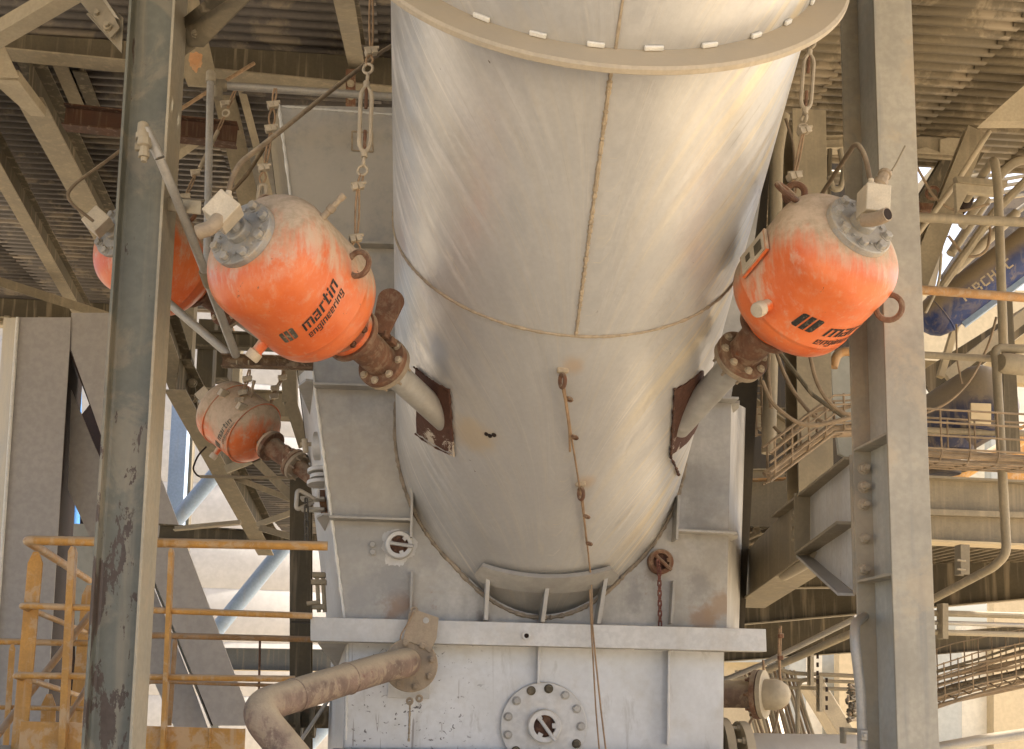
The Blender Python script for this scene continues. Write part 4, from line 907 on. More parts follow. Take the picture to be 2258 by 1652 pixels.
m = MB(); m.lathe(P(316, 270, 4.3), V((.05, 0, -1)), [(0, .012), (.008, .022), (.05, .025), (.052, .03), (.075, .03)], 14); part(dg, 'valve_cap', m, STEEL_L)
m = MB(); m.lathe(P(318, 305, 4.27), V((.04, 0, -1)), [(0, .026), (.035, .03), (.04, .018), (.06, .018), (.062, .022), (.082, .022), (.083, .012), (.1, .012)], 8); part(dg, 'valve_body', m, STEEL_L)
m = MB(); m.box(P(306, 325, 4.27), .03, .02, .03); part(dg, 'valve_stub', m, STEEL, bevel=.003)
dg2 = pipework('slanted_tube', 'shorter slanted tube from behind the flaking column to the rusty channel', 'tube', [P(352, 652, 5.5), P(505, 782, 5.42)], .022, GALV, 0, 14)
br = thing('column_bracket', 'short pale bracket plate fixed to the flaking column', 'bracket', P(395, 452, 4.6))
m = MB(); m.plate([P(350, 434, 4.60), P(443, 443, 4.44), P(442, 472, 4.44), P(350, 462, 4.60)], V((.0, .012, 0))); part(br, 'plate', m, STEEL_L, bevel=.002)
m = MB(); m.plate([P(350, 434, 4.602), P(443, 443, 4.442), P(452, 440, 4.55), P(362, 432, 4.71)], V((.0, 0, -.01))); part(br, 'lip', m, STEEL)
rc = thing('rusty_channel', 'rust eaten channel carrying the slanted tubes and the far cannon', 'channel', P(588, 800, 5.4))
m = MB(); m.prism(P(490, 812, 5.4), P(690, 818, 5.4), Cprof(.062, .05, .007)); part(rc, 'channel', m, metal('speckled_rust', (.16, .10, .06), rough=.85, mott=.9, sc=16, dust=.6, streak=.1, rust=.3, patch=.4, bump=.4))
for x in (523, 549): 
    m = MB(); m.torus(P(x, 797, 5.385), V((1, 0, 0)), .018, .004, 14, 6, pi, 2 * pi); part(rc, 'u_bolt', m, STEEL_L)
# ================================================================ hoses and ropes
pipework('rubber_hose', 'long brown hose slanting from the pipe down to the nearer cannon valve', 'hose', [P(880, 92, 4.9), P(835, 118, 4.8), P(690, 232, 4.3), P(590, 312, A1.y), P(525, 362, A1.y - .12), P(506, 410, A1.y - .14), P(503, 436, A1.y - .14)], .0095, HOSE, .12)
pipework('rubber_hose', 'black hose looping to the cannon behind the flaking column', 'hose', [P(268, 330, 5.6), P(240, 352, 5.6), P(165, 405, 5.55), P(146, 430, 5.55), P(160, 452, 5.55), P(206, 488, 5.58)], .0085, HOSE, .1)
pipework('rubber_hose', 'curved hose arching over the cannon in front of the bolted column', 'hose', [P(1810, 430, A2.y + .5), P(1862, 350, A2.y + .2), P(1888, 312, A2.y), P(1908, 345, A2.y - .1), P(1920, 408, A2.y - .12)], .0095, HOSE, .1)
m = MB(); m.lathe(P(503, 440, A1.y - .14), V((.02, 0, 1)), [(-.02, .016), (.012, .016), (.016, .011), (.03, .011)], 10); solo('hose_fitting', 'pale hose fitting on the nearer cannon valve box', 'fitting', m, VALV)
m = MB(); m.lathe(P(1920, 412, A2.y - .12), V((-.02, 0, 1)), [(-.025, .016), (.012, .016), (.016, .011), (.03, .011)], 10); solo('hose_fitting', 'pale hose fitting on the valve box by the bolted column', 'fitting', m, VALV)
WG = 'wire rope hangers of the cannons'
def clampat(th, c, s_=1.0):
    for a in range(2):
        m = MB(); m.box(c + V((.012 * (a * 2 - 1), -.004, .006 * a)), .02 * s_, .026 * s_, .02 * s_, (V((.9, .2, .3)).normalized(), V((-.2, .95, 0)).normalized(), V((-.3, 0, .95)).normalized())); part(th, 'rope_clamp', m, TURN, bevel=.003)
    m = MB(); m.tube([c + V((-.028, -.01, .012)), c + V((.032, -.012, .02))], .006 * s_, 8); part(th, 'clamp_bolt', m, TURN)
def rope2(th, a, b, r=.0046, gap=.007, bow=.004):
    e = V((1, 0, 0)); n = 8
    for sg in (-1, 1):
        pts = [a + (b - a) * i / n + e * sg * (gap * .5 + bow * sin(pi * i / n)) for i in range(n + 1)]
        m = MB(); m.tube(pts, r, 7); part(th, 'rope', m, WIRE)
def turnbuckle(th, a, b, wd=.022, r=.009):
    d, s, u = frame(b - a, V((0, 1, 0))); L = (b - a).length; e = V((1, 0, 0)) - d * d.x; e.normalize()
    for sg in (-1, 1):
        m = MB(); m.tube(bend([a + d * .0, a + d * L * .12 + e * sg * wd, b - d * L * .12 + e * sg * wd, b], .05), r, 8); part(th, 'turnbuckle_side', m, TURN)
    for f0, f1 in ((.02, .34), (.66, .98)):
        m = MB(); m.tube([a + (b - a) * f0, a + (b - a) * f1], r * .8, 8); part(th, 'threaded_rod', m, RUSTM)
    for c in (a, b):
        m = MB(); m.lathe(c - d * .014, d, [(0, .013), (.028, .013)], 8); part(th, 'turnbuckle_end', m, TURN)
def eye(th, c, R=.02, r=.006, nrm=V((.3, 1, 0))):
    m = MB(); m.torus(c, nrm, R, r, 16, 7); part(th, 'eye', m, TURN)
Yh = A1.y + .28
h1 = thing('wire_hanger', 'long turnbuckle hanger between the nearer cannon and the pipe', 'hanger', P(786, 545, Yh), WG)
rope2(h1, P(818, -20, Yh), P(818, 112, Yh)); clampat(h1, P(818, 118, Yh), 1.2); eye(h1, P(811, 152, Yh)); rope2(h1, P(816, 122, Yh), P(812, 145, Yh), bow=.01); eye(h1, P(810, 172, Yh), .014, .006, V((1, .2, 0)))
turnbuckle(h1, P(808, 188, Yh), P(803, 340, Yh)); eye(h1, P(801, 358, Yh), .016, .006, V((1, .2, 0))); eye(h1, P(799, 376, Yh), .02)
rope2(h1, P(798, 384, Yh), P(791, 410, Yh)); clampat(h1, P(789, 415, Yh), 1.15); rope2(h1, P(789, 418, Yh), P(785, 525, Yh)); clampat(h1, P(784, 530, Yh), 1.15); rope2(h1, P(784, 533, Yh), P(785, 560, Yh), bow=.012)
m = MB(); c = at1(.40, 1.25, rad1(.40) + .01); m.torus(P(783, 582, Yh + .02), V((.2, .6, .8)), .05, .011, 22, 8, -.6, 3.9); part(h1, 'hook', m, RUSTM)
m = MB(); m.tube(bend([P(735, 553, Yh - .1), P(756, 552, Yh - .06), P(790, 572, Yh)], .06), .012, 8); part(h1, 'shackle', m, RUSTM)
Y2 = A2.y + .30
h2 = thing('wire_hanger', 'turnbuckle hanger dropping from the collar to the cannon before the bolted column', 'hanger', P(1745, 430, Y2), WG)
eye(h2, P(1787, 98, Y2), .018, .006, V((.6, 1, 0))); turnbuckle(h2, P(1784, 118, Y2), P(1775, 245, Y2)); eye(h2, P(1772, 262, Y2), .018, .007, V((1, .3, 0))); eye(h2, P(1770, 284, Y2), .02)
clampat(h2, P(1772, 292, Y2), 1.3); rope2(h2, P(1770, 296, Y2), P(1752, 385, Y2), bow=.003); clampat(h2, P(1750, 392, Y2), 1.5); rope2(h2, P(1750, 398, Y2), P(1743, 440, Y2), bow=.012)
m = MB(); m.torus(P(1752, 428, Y2), V((.5, 1, .2)), .04, .014, 20, 8); part(h2, 'shackle', m, RUSTM)
h3 = thing('wire_hanger', 'dark rusty rope hanger rising behind the nearer cannon', 'hanger', P(578, 430, 4.6), WG)
rope2(h3, P(607, 196, 4.7), P(603, 226, 4.7)); clampat(h3, P(602, 236, 4.7), 1.2); rope2(h3, P(601, 240, 4.7), P(598, 282, 4.7), bow=.01); clampat(h3, P(597, 288, 4.7), 1.2)
rope2(h3, P(597, 294, 4.7), P(584, 366, 4.7)); clampat(h3, P(582, 374, 4.7), 1.2); rope2(h3, P(581, 380, 4.7), P(577, 405, 4.7), bow=.01)
m = MB(); m.tube(bend([P(568, 440, 4.7), P(572, 408, 4.7), P(588, 408, 4.7), P(583, 440, 4.7)], .03), .009, 8); part(h3, 'shackle', m, TURN)
h4 = thing('wire_hanger', 'knotted rope hanger beside the short bracket plate', 'hanger', P(408, 440, 5.9), WG)
rope2(h4, P(520, 195, 6.1), P(502, 240, 6.1)); eye(h4, P(498, 250, 6.1)); rope2(h4, P(494, 258, 6.1), P(480, 290, 6.1)); clampat(h4, P(496, 232, 6.1), 1.2)
m = MB(); m.tube([P(480, 290, 6.1), P(440, 372, 6.0)], .012, 8); part(h4, 'hook_rod', m, TURN)
clampat(h4, P(431, 384, 6.0), 1.3); rope2(h4, P(430, 388, 6.0), P(410, 432, 5.9)); clampat(h4, P(408, 438, 5.9), 1.5)
h5 = thing('wire_hanger', 'rope hanger from the rusty channel to the far dusty cannon', 'hanger', P(520, 905, 7.1), WG)
pts = [(550, 815), (546, 838), (540, 852), (536, 872), (528, 884), (519, 908)]
for a, b in zip(pts, pts[1:]): rope2(h5, P(*a, 7.15), P(*b, 7.15), r=.006)
for x, y in ((545, 838), (535, 868), (527, 885)): clampat(h5, P(x, y, 7.14), 1.6)
h6 = thing('wire_hanger', 'rope hanger behind the far dusty cannon by the chute corner', 'hanger', P(597, 890, 7.6), WG)
pts = [(626, 818), (622, 835), (608, 858), (602, 870), (596, 892)]
for a, b in zip(pts, pts[1:]): rope2(h6, P(*a, 7.6), P(*b, 7.6), r=.006)
for x, y in ((622, 835), (606, 858), (604, 876)): clampat(h6, P(x, y, 7.59), 1.6)
pipework('rope_stay', 'rusty stay rope slanting across the dark roof space', 'rope', [P(384, 250, 7.5), P(470, 195, 7.6), P(560, 140, 7.8)], .014, WIRE, 0, 8)
pipework('rope_stay', 'dark stay rope behind the nearer cannon valve', 'rope', [P(510, 424, 6.4), P(545, 385, 6.4), P(580, 330, 6.5)], .012, HOSE, 0, 8)
# pull wire on the front of the pipe
pw = thing('pull_wire', 'thin wire rope hanging from two rusty lugs down the front of the pipe', 'wire rope', P(1335, 1652, 5.3))
def lug(px, py, L=.07):
    t, a, p = on_pipe(px, py); n_ = (cyl(t, a, 1) - cyl(t, a, 0)).normalized()
    m = MB(); m.torus(p + n_ * .02 + V((0, 0, -.03)), V((1, .25, .1)), .028, .009, 18, 7); part(pw, 'lug', m, RUSTM)
    m = MB(); m.box(p + n_ * .005 + V((0, 0, .01)), .05, .025, .035); part(pw, 'weld_pad', m, SEAM, bevel=.008)
    return p + n_ * .045
L1 = lug(1240, 818); L2 = lug(1279, 1068)
def onp(px, py, off): 
    t, a, p = on_pipe(px, py); return cyl(t, a, PR + off)
a = [onp(1244, 842, .04), onp(1258, 950, .03), onp(1277, 1078, .03), onp(1290, 1185, .03), onp(1299, 1275, .03), P(1306, 1380, YW - .24), P(1312, 1445, YW - .2), P(1324, 1560, YW - .2), P(1337, 1668, YW - .2)]
m = MB(); m.tube(a, .0046, 8); part(pw, 'rope', m, WIRE)
b = [onp(1246, 842, .055), onp(1260, 950, .04)] + [P(1300, 1300, YW - .26), P(1304, 1400, YW - .23), P(1307, 1450, YW - .19), P(1313, 1560, YW - .19), P(1322, 1668, YW - .19)]
m = MB(); m.tube(b[2:], .0042, 8); part(pw, 'rope', m, WIRE)
m = MB(); m.tube([onp(1240, 840, .045), onp(1246, 870, .045), onp(1254, 940, .03), onp(1255, 985, .03)], .0055, 8); part(pw, 'rope', m, WIRE)
m = MB(); m.tube([onp(1281, 1085, .03), onp(1286, 1140, .02), onp(1291, 1195, .02)], .005, 8); part(pw, 'rope', m, WIRE)
for x, y in ((1248, 868), (1259, 952), (1284, 1127), (1289, 1187)):
    c = onp(x, y, .035); m = MB(); m.torus(c + V((.012, 0, 0)), V((.4, .2, 1)), .014, .006, 14, 6); part(pw, 'clip', m, RUSTM)
# ================================================================ bent pipe with the flange plate
fp = W(905, 1466, .20); bp = thing('bent_pipe', 'thick bent brown pipe, dust on top, bolted to the front of the box', 'pipe', W(905, 1520, .06))
m = MB(); m.plate([W(856, 1500), W(948, 1504), W(946, 1541), W(854, 1538)], -YB * .02); part(bp, 'backing_plate', m, BOXW, bevel=.002)
m = MB(); m.lathe(fp + YB * .2, -YB, [(0, .085), (.19, .085)], 28); part(bp, 'stub', m, DISC)
m = MB(); m.lathe(fp + YB * .02, -YB, [(0, .136), (.02, .138), (.024, .134), (.024, .02)], 56); wf_ = part(bp, 'wall_flange', m, DISC)
for k in range(8):
    a = 2 * pi * k / 8 + .25
    if k not in (4,): bolt(wf_, fp + V((cos(a) * .112, -.004, sin(a) * .112)), -YB, .017, DISC, shank=.01)
pts = [W(895, 1456, .03), W(888, 1456, .26), P(845, 1466, 5.42), P(562, 1556, 4.75), P(560, 1558, 4.72), P(720, 1745, 4.75)]
pts = [W(898, 1460, .02), P(894, 1461, 5.40), P(838, 1474, 5.28), P(556, 1562, 4.62), P(735, 1775, 4.6)]
m = MB(); m.tube(bend(pts, .11, 12), .0725, 28); part(bp, 'pipe', m, PIPEB)
for f in (.28, .70):
    p = pts[2] + (pts[3] - pts[2]) * f; d = (pts[3] - pts[2]).normalized(); m = MB(); m.torus(p, d, .0725, .004, 36, 6); part(bp, 'weld_band', m, PIPEB)
tb = []
for x, y in ((886, 1421), (902, 1352), (914, 1344), (938, 1352), (967, 1362), (962, 1408), (948, 1440), (930, 1425), (905, 1416)): tb.append(W(x, y, .215))
m = MB(); m.plate(tb, YB * .012); part(bp, 'blanking_tab', m, DISC, bevel=.001)
m = MB(); m.lathe(W(939, 1368, .2155), -YB, [(0, .0155), (.002, .0155)], 16); part(bp, 'tab_hole', m, BOXG)
m = MB(); m.torus(W(913, 1345, .21), V((.2, 1, 0)), .014, .006, 14, 6); part(bp, 'tab_eye', m, DISC)
m = MB(); m.tube(bend([W(911, 1349, .22), W(898, 1376, .23), W(884, 1398, .23), W(882, 1410, .21)], .05), .0035, 7); part(bp, 'tie_wire', m, WIRE)
for x, y in ((903, 1546), (924, 1540)):
    m = MB(); m.torus(W(x, y, .19), V((.3, 1, 0)), .014, .007, 12, 6); part(bp, 'cleat', m, DISC)
# ================================================================ fittings on the left side of the box
sp = thing('side_port', 'small white side port with a T handle on the chute box edge', 'inspection port', P(715, 985, 5.95), 'fittings on the side of the chute box')
m = MB(); m.lathe(P(733, 984, 6.05), V((-1, .1, .0)), [(0, .08), (.1, .08), (.104, .074)], 28); part(sp, 'barrel', m, BOXW)
m = MB(); m.lathe(P(698, 980, 6.04), V((-1, .1, .0)), [(0, .012), (.09, .012)], 10); part(sp, 'stem', m, TURN)
m = MB(); m.tube([P(671, 968, 6.03), P(674, 998, 6.03)], .016, 10); part(sp, 'handle', m, TURN)
sc_ = thing('swing_clamp', 'stacked round clamp with a bent handle on the chute box edge', 'clamp', P(700, 1060, 5.95), 'fittings on the side of the chute box')
for i, (y, r) in enumerate(((1043, .075), (1056, .062), (1070, .078))):
    m = MB(); m.lathe(P(708, y, 5.98), V((-.05, .1, 1)), [(0, r), (.022, r)], 24); part(sc_, 'disc', m, BOXW, bevel=.002)
m = MB(); m.lathe(P(701, 1078, 5.9), V((0, 0, -1)), [(0, .011), (.05, .011)], 10); part(sc_, 'pin', m, BOXW)
m = MB(); m.tube(bend([P(693, 1100, 5.9), P(655, 1078, 5.86), P(652, 1125, 5.86), P(690, 1108, 5.92)], .03), .012, 8); part(sc_, 'handle', m, GALV)
for y in (1101, 1124):
    m = MB(); m.box(P(690, y, 5.98), .13, .1, .016); part(sc_, 'jaw', m, GALV, bevel=.003)
m = MB(); m.plate([P(700, 1080, 6.0), P(716, 1080, 6.0), P(722, 1135, 6.0), P(708, 1135, 6.0)], V((0, .03, 0))); part(sc_, 'arm', m, RUSTM)
chain('hanging_chain', 'thin dark chain hanging by the dark post left of the chute box', [P(675, 1100, 5.88), P(676, 1196, 5.9)], CHAIN, L=.05, r=.005, wd=.011)
sc2 = thing('swing_clamp', 'rusty screw clamp low on the chute box edge', 'clamp', P(700, 1340, 5.95), 'fittings on the side of the chute box')
for y, w_ in ((1268, .07), (1284, .08), (1338, .07)):
    m = MB(); m.box(P(703, y, 5.93), w_, .06, .028); part(sc2, 'jaw', m, STEEL, bevel=.004)
for x in (698, 711):
    m = MB(); m.tube([P(x, 1262, 5.92), P(x + 5, 1350, 5.92)], .011, 8); part(sc2, 'post', m, STEEL)
m = MB(); m.tube([P(676, 1331, 5.9), P(706, 1328, 5.9)], .012, 8); part(sc2, 'screw', m, STEEL)
# ================================================================ handrails on the left
HG = 'yellow handrails of the lower platform'
Yr = 5.55
hr = thing('handrail', 'yellow handrail with a rounded corner in front of the grey box girder', 'handrail', P(300, 1640, Yr), HG)
for (y0, y1, c0, c1, xr_, r, nm) in ((1191, 1204, (187, 1274), 8.2, 722, .024, 'top_rail'), (1335, 1358, (182, 1391), 8.2, 688, .0165, 'mid_rail'), (1489, 1497, (166, 1531), 8.0, 650, .0165, 'low_rail')):
    x0 = {1191: 58, 1335: 46, 1489: 32}[y0]
    back = P(c0[0] + 10, c0[1] + (c0[1] - y0) * .07, c1); cor = P(x0, y0, Yr); rt = P(xr_, y1, Yr + .04)
    m = MB(); m.tube(bend([back, cor, rt], .05, 8), r, 14); part(hr, nm, m, YEL)
def flatpost(th, x0, y0, x1, y1, Y, wd, tk=.012, point=True, mat=YEL, face=0.0):
    a, b = P(x0, y0, Y), P(x1, y1, Y); b = V((a.x + (b.x - a.x), a.y, b.z)); e = V((cos(face), sin(face), 0)); h = wd / 2
    pts = [b - e * h, b + e * h, a + e * h - V((0, 0, wd * .8)), a + e * h * .35, a - e * h * .35, a - e * h - V((0, 0, wd * .8))] if point else [b - e * h, b + e * h, a + e * h, a - e * h]
    n_ = V((-e.y, e.x, 0)); m = MB(); m.plate(pts, n_ * tk); part(th, 'post', m, mat, bevel=.002)
flatpost(hr, 79, 1216, 36, 1700, 5.75, .075)
flatpost(hr, 158, 1204, 132, 1700, Yr - .02, .034, .05)
flatpost(hr, 376, 1208, 355, 1700, Yr - .02, .022, .05)
flatpost(hr, 196, 1290, 165, 1600, 8.1, .09)
m = MB(); m.plate([P(46, 1590, Yr + .02), P(230, 1595, Yr + .02), P(230, 1652, Yr + .02), P(40, 1652, Yr + .02)], V((0, .006, 0))); part(hr, 'toe_board', m, YEL, bevel=.001)
m = MB(); m.plate([P(300, 1600, Yr + .03), P(541, 1607, Yr + .03), P(538, 1675, Yr + .03), P(300, 1675, Yr + .03)], V((0, .006, 0))); part(hr, 'toe_board', m, YEL, bevel=.001)
part(hr, 'weld_joint', bead(lambda f: P(463 - 2 * f, 1606 + 50 * f, Yr + .027), 14, .006, .5), YEL)
m = MB(); m.box(P(120, 1662, Yr + .3), 1.4, .7, .04); part(hr, 'kick_sill', m, GALV)
hr2 = thing('handrail', 'second yellow handrail behind, low at the left edge', 'handrail', P(60, 1640, 7.0), HG)
for y, r, nm in ((1415, .02, 'top_rail'), (1560, .015, 'mid_rail'), (1690, .015, 'low_rail')):
    m = MB(); m.tube([P(-60, y - 2, 7.0), P(220, y + 4, 7.05)], r, 12); part(hr2, nm, m, YEL)
flatpost(hr2, 27, 1420, 8, 1700, 6.98, .035, .012)
flatpost(hr2, 108, 1530, 100, 1700, 7.3, .09, .012)
m = MB(); m.tube([P(-20, 1640, 6.4), P(206, 1345, 7.2)], .022, 12); part(hr2, 'stair_rail', m, YELB)
m = MB(); m.tube([P(140, 1600, 6.9), P(206, 1490, 7.3)], .016, 12); part(hr2, 'stair_rail', m, YELB)
hr3 = thing('handrail', 'browned yellow handrail behind the corner rail, ending at the band of the box', 'handrail', P(500, 1640, 6.6), HG)
m = MB(); m.tube(bend([P(322, 1440, 6.7), P(324, 1402, 6.6), P(345, 1401, 6.6), P(700, 1410, 6.6)], .05), .0185, 12); part(hr3, 'top_rail', m, YELB)
m = MB(); m.tube(bend([P(318, 1530, 6.6), P(322, 1505, 6.6), P(345, 1503, 6.6), P(620, 1512, 6.6)], .03), .011, 10); part(hr3, 'mid_rail', m, YELB)
flatpost(hr3, 386, 1408, 372, 1600, 6.6, .025, .02, mat=YELB)
m = MB(); m.tube([P(573, 1412, 6.6), P(570, 1560, 6.6)], .007, 8); part(hr3, 'rod', m, RUSTM)
# ================================================================ grey box girder legs, far left
bg1 = thing('box_girder', 'tall lavender grey girder leg with a slanting branch, far left', 'box girder', P(90, 1640, 13.0))
fa = [P(41, 700, 13), P(156, 700, 13), P(152, 780, 13), P(95, 1700, 13), P(-26, 1700, 13)]
m = MB(); m.plate(fa, V((0, .02, 0))); part(bg1, 'front_plate', m, PANEL)
m = MB(); m.plate([P(41, 700, 13) + V((0, .03, 0)), P(-26, 1700, 13) + V((0, .03, 0)), P(-60, 1700, 14.6), P(8, 700, 14.6)], V((.02, 0, 0))); part(bg1, 'side_plate', m, STEEL_L)
m = MB(); m.tube([P(39, 700, 12.97), P(-28, 1700, 12.97)], .02, 6); part(bg1, 'corner_strip', m, WHITE)
m = MB(); m.plate([P(156, 700, 13) + V((0, .03, 0)), P(95, 1700, 13) + V((0, .03, 0)), P(130, 1700, 14.6), P(190, 700, 14.6)], V((-.02, 0, 0))); part(bg1, 'inner_plate', m, SOOT_SHADE)  # near-black colour paints the shade on the leg's inner face
br_pl = [P(157, 690, 13.02), P(260, 690, 13.02), P(300, 860, 13.02), P(548, 1700, 13.02), P(470, 1700, 13.02), P(158, 775, 13.02)]
br_pl = [P(157, 690, 13.02), P(215, 690, 13.02), P(605, 1700, 13.02), P(515, 1700, 13.02), P(157, 772, 13.02)]
m = MB(); m.plate([P(157, 690, 13.02), P(290, 690, 13.02), P(335, 1000, 13.02), P(560, 1600, 13.02), P(470, 1600, 13.02), P(300, 1180, 13.02), P(157, 772, 13.02)], V((0, .02, 0))); part(bg1, 'branch_plate', m, PANEL)
m = MB(); m.plate([P(157, 860, 13.3), P(300, 1200, 13.3), P(420, 1500, 13.3), P(470, 1640, 13.3), P(400, 1640, 13.3), P(250, 1300, 13.3), P(150, 1080, 13.3)], V((0, .02, 0))); part(bg1, 'branch_plate', m, PANEL)
m = MB(); m.plate([P(155, 772, 13.05), P(470, 1600, 13.05), P(470, 1600, 14.2), P(190, 840, 14.2)], V((-.02, 0, 0))); part(bg1, 'branch_underside', m, SOOT_SHADE)  # shade under the branch is put into the dark colour
m = MB(); m.plate([P(285, 1120, 13.4), P(505, 1660, 13.4), P(488, 1660, 13.4), P(270, 1120, 13.4)], V((0, .02, 0))); part(bg1, 'branch_recess', m, GREYW)
bt = BLUT
pipework('blue_pipe', 'upright blue pipe seen through the gap in the girder', 'pipe', [P(168, 780, 17), P(160, 1300, 17)], .09, metal('strong_blue_paint', (.06, .2, .5), rough=.5, mott=.15, dust=.2, streak=0), 0, 14)
m = MB(); m.plate([P(112, 1000, 17.5), P(270, 800, 17.5), P(300, 1700, 17.5), P(60, 1700, 17.5)], V((0, .2, 0))); solo('dark_wall', 'dark wall with painted shade behind the girder and blue pipe', 'wall panel', m, SOOT_SHADE)  # near-black sheet stands for the deep shade behind the legs
m = MB(); m.plate([P(160, 1155, 16), P(225, 1155, 16), P(225, 1650, 16), P(170, 1650, 16)], V((0, .3, 0))); solo('pale_column', 'pale narrow column between girder and flaking column', 'column', m, GREYW)
cabth = thing('cable_tray_beam', 'pale cable ladder under the far edge of the left deck', 'cable tray', P(120, 728, 15.2))
m = MB(); m.prism(P(-40, 722, 15.2), P(260, 735, 15.2), Cprof(.12, .15, .02)); part(cabth, 'tray', m, STEEL_L)
for x in (18, 92, 103): m = MB(); m.box(P(x, 716 + x * .03, 15.0), .08, .15, .22); part(cabth, 'bracket', m, STEEL, bevel=.01)
for k, (x, dx) in enumerate(((40, 70), (72, 20), (92, 18), (20, -14))):
    m = MB(); m.tube(bend([P(x, 712, 15.1), P(x + dx * .2, 740, 15.1), P(x + dx, 752, 15.1)], .3), .02, 7); part(cabth, 'cable', m, CABLE)
# ================================================================ pale concrete silo in the sun
slo = P(560, 1200, 25.0)
si = thing('concrete_silo', 'sunlit pale concrete silo with faint pour rings, beyond the frame', 'silo', V((slo.x - 2.0, 36, 0)))
for i in range(16):
    m = MB(); m.lathe(V((slo.x - 2.0, 36, i * 1.25)), V((0, 0, 1)), [(0, 9.985), (.03, 10.0), (1.22, 10.0), (1.25, 9.985)], 96); part(si, 'pour_ring', m, SILO)
# blue grey tubes crossing in front of the silo
BG = 'blue grey steel bracing before the silo'
pipework('blue_brace', 'blue grey tube brace above the far handrail, steep', 'brace', [P(360, 1180, 17), P(600, 900, 17)], .12, BLUT, 0, 16, BG)
pipework('blue_brace', 'blue grey tube brace below the yellow top rail', 'brace', [P(440, 1435, 17), P(660, 1165, 17)], .12, BLUT, 0, 16, BG)
pipework('blue_brace', 'blue grey tube brace low beside the dark pipes', 'brace', [P(640, 1690, 17), P(770, 1540, 17)], .11, BLUT, 0, 16, BG)
m = MB(); m.box(V((P(391, 1080, 18).x, 18, P(391, 1040, 18).z)), .27, .27, 3.0); solo('blue_post', 'pale blue square post in sunlight before the silo', 'post', m, BLUT, BG, .01)
m = MB(); m.box(V((P(417, 1080, 18.2).x, 18.2, P(391, 1040, 18.2).z)), .08, .2, 3.0); solo('dark_post', 'narrow dark post beside the pale blue post', 'post', m, STEEL_D, None, .01)
# ================================================================ platform frame behind the far cannon
ibeam('platform_beam', 'long pale platform edge beam slanting past the far dusty cannon', P(386, 862, 8.6), P(586, 1225, 11.8), .3, .17, STEEL_D, flange_mat=STEEL)
ibeam('platform_beam', 'upper platform beam with a bolted dark web right of the flaking column', P(350, 735, 8.3), P(398, 868, 9.2), .3, .17, STEEL_D, flange_mat=STEEL)
m = MB(); m.box(P(407, 760, 9.6), .16, .15, .9); solo('platform_post', 'short tan post under the orange tank behind the column', 'post', m, STEEL, None, .003)
kp = thing('knee_plate', 'triangular gusset plate with two bolts on the upper platform beam', 'gusset plate', P(425, 860, 8.9))
part(kp, 'plate', strip([P(420, 770, 8.9), P(436, 905, 8.9), P(398, 835, 8.9), P(405, 790, 8.9)], V((0, .03, 0))), STEEL_D)
for x, y in ((424, 845), (424, 880)): bolt(kp, P(x, y, 8.88), -YB, .03, STEEL)
ib = ibeam('platform_beam', 'tan cross beam of the platform behind the far dusty cannon', P(425, 918, 10.5), P(640, 926, 10.5), .27, .16, STEEL, flange_mat=STEEL_L)
ibeam('platform_beam', 'dark upper cross beam of the platform above the pale opening', P(410, 765, 10.8), P(690, 775, 10.8), .16, .14, STEEL_D)
m = MB(); m.box(P(455, 810, 11.0), .16, .2, .95); solo('dark_post', 'dark post beside the pale opening over the far cannon', 'post', m, STEEL_D, None, .003)
m = MB(); m.box(P(503, 808, 12.0), .07, .2, .9); solo('yellow_post', 'narrow orange post seen in the opening over the far cannon', 'post', m, YEL, None, .003)
m = MB(); m.box(P(521, 812, 12.0), .11, .2, .75); solo('pale_post', 'short white post next to the narrow orange post', 'post', m, CREAMW, None, .003)
m = MB(); m.box(P(478, 780, 11.6), .3, .3, .6); solo('dark_cabinet', 'dark box under the platform cross beam', 'cabinet', m, STEEL_D, None, .01)
member('tapered_strut', 'tan tapered strut behind the chute box corner', P(638, 812, 8.9), P(640, 890, 8.9), Rprof(.12, .12), STEEL, up=V((0, 1, 0)))
member('tapered_strut', 'tan strut slanting down to the clamps on the chute box', P(640, 885, 8.9), P(672, 985, 9.0), Rprof(.10, .12), STEEL, up=V((0, 1, 0)))
for k, (lab, a, b, Y0, Y1, wd, mt) in enumerate((
    ('pale flat brace right under the far dusty cannon', (497, 1036), (580, 1004), 9.6, 9.6, .07, STEEL_L),
    ('bolted brace slanting down to the dark post', (556, 1008), (650, 1102), 9.6, 9.6, .075, STEEL),
    ('thin pale brace meeting the dark post', (508, 1050), (648, 1104), 10.2, 10.2, .05, STEEL),
    ('lower pale brace left of the dark post', (566, 1158), (650, 1128), 10.6, 10.6, .055, STEEL_L),
    ('short low brace at the foot of the edge beam', (572, 1164), (650, 1186), 10.6, 10.6, .06, STEEL),
    ('shadowed diagonal brace beside the edge beam', (512, 1046), (612, 1190), 11.2, 12, .12, STEEL_D))):
    member('platform_brace', lab, P(*a, Y0), P(*b, Y1), Rprof(.04, wd), mt, up=V((0, 0, 1)), group='braces under the far platform')
pd_ = thing('platform_deck', 'dark corrugated platform deck under the far dusty cannon', 'platform deck', P(590, 1050, 12))
zc = P(570, 1000, 10.0).z
o = corrugated('deck_sheet', P(470, 1000, 10).x, P(700, 1000, 10).x, 10.3, 16.5, zc, .16, .05, par=pd_)
tc = thing('thin_conduit', 'thin level conduit with a cable loop at its left end', 'conduit', P(540, 1053, 8.2))
m = MB(); m.tube([P(441, 1051, 8.2), P(648, 1054, 8.2)], .012, 8); part(tc, 'conduit', m, STEEL)
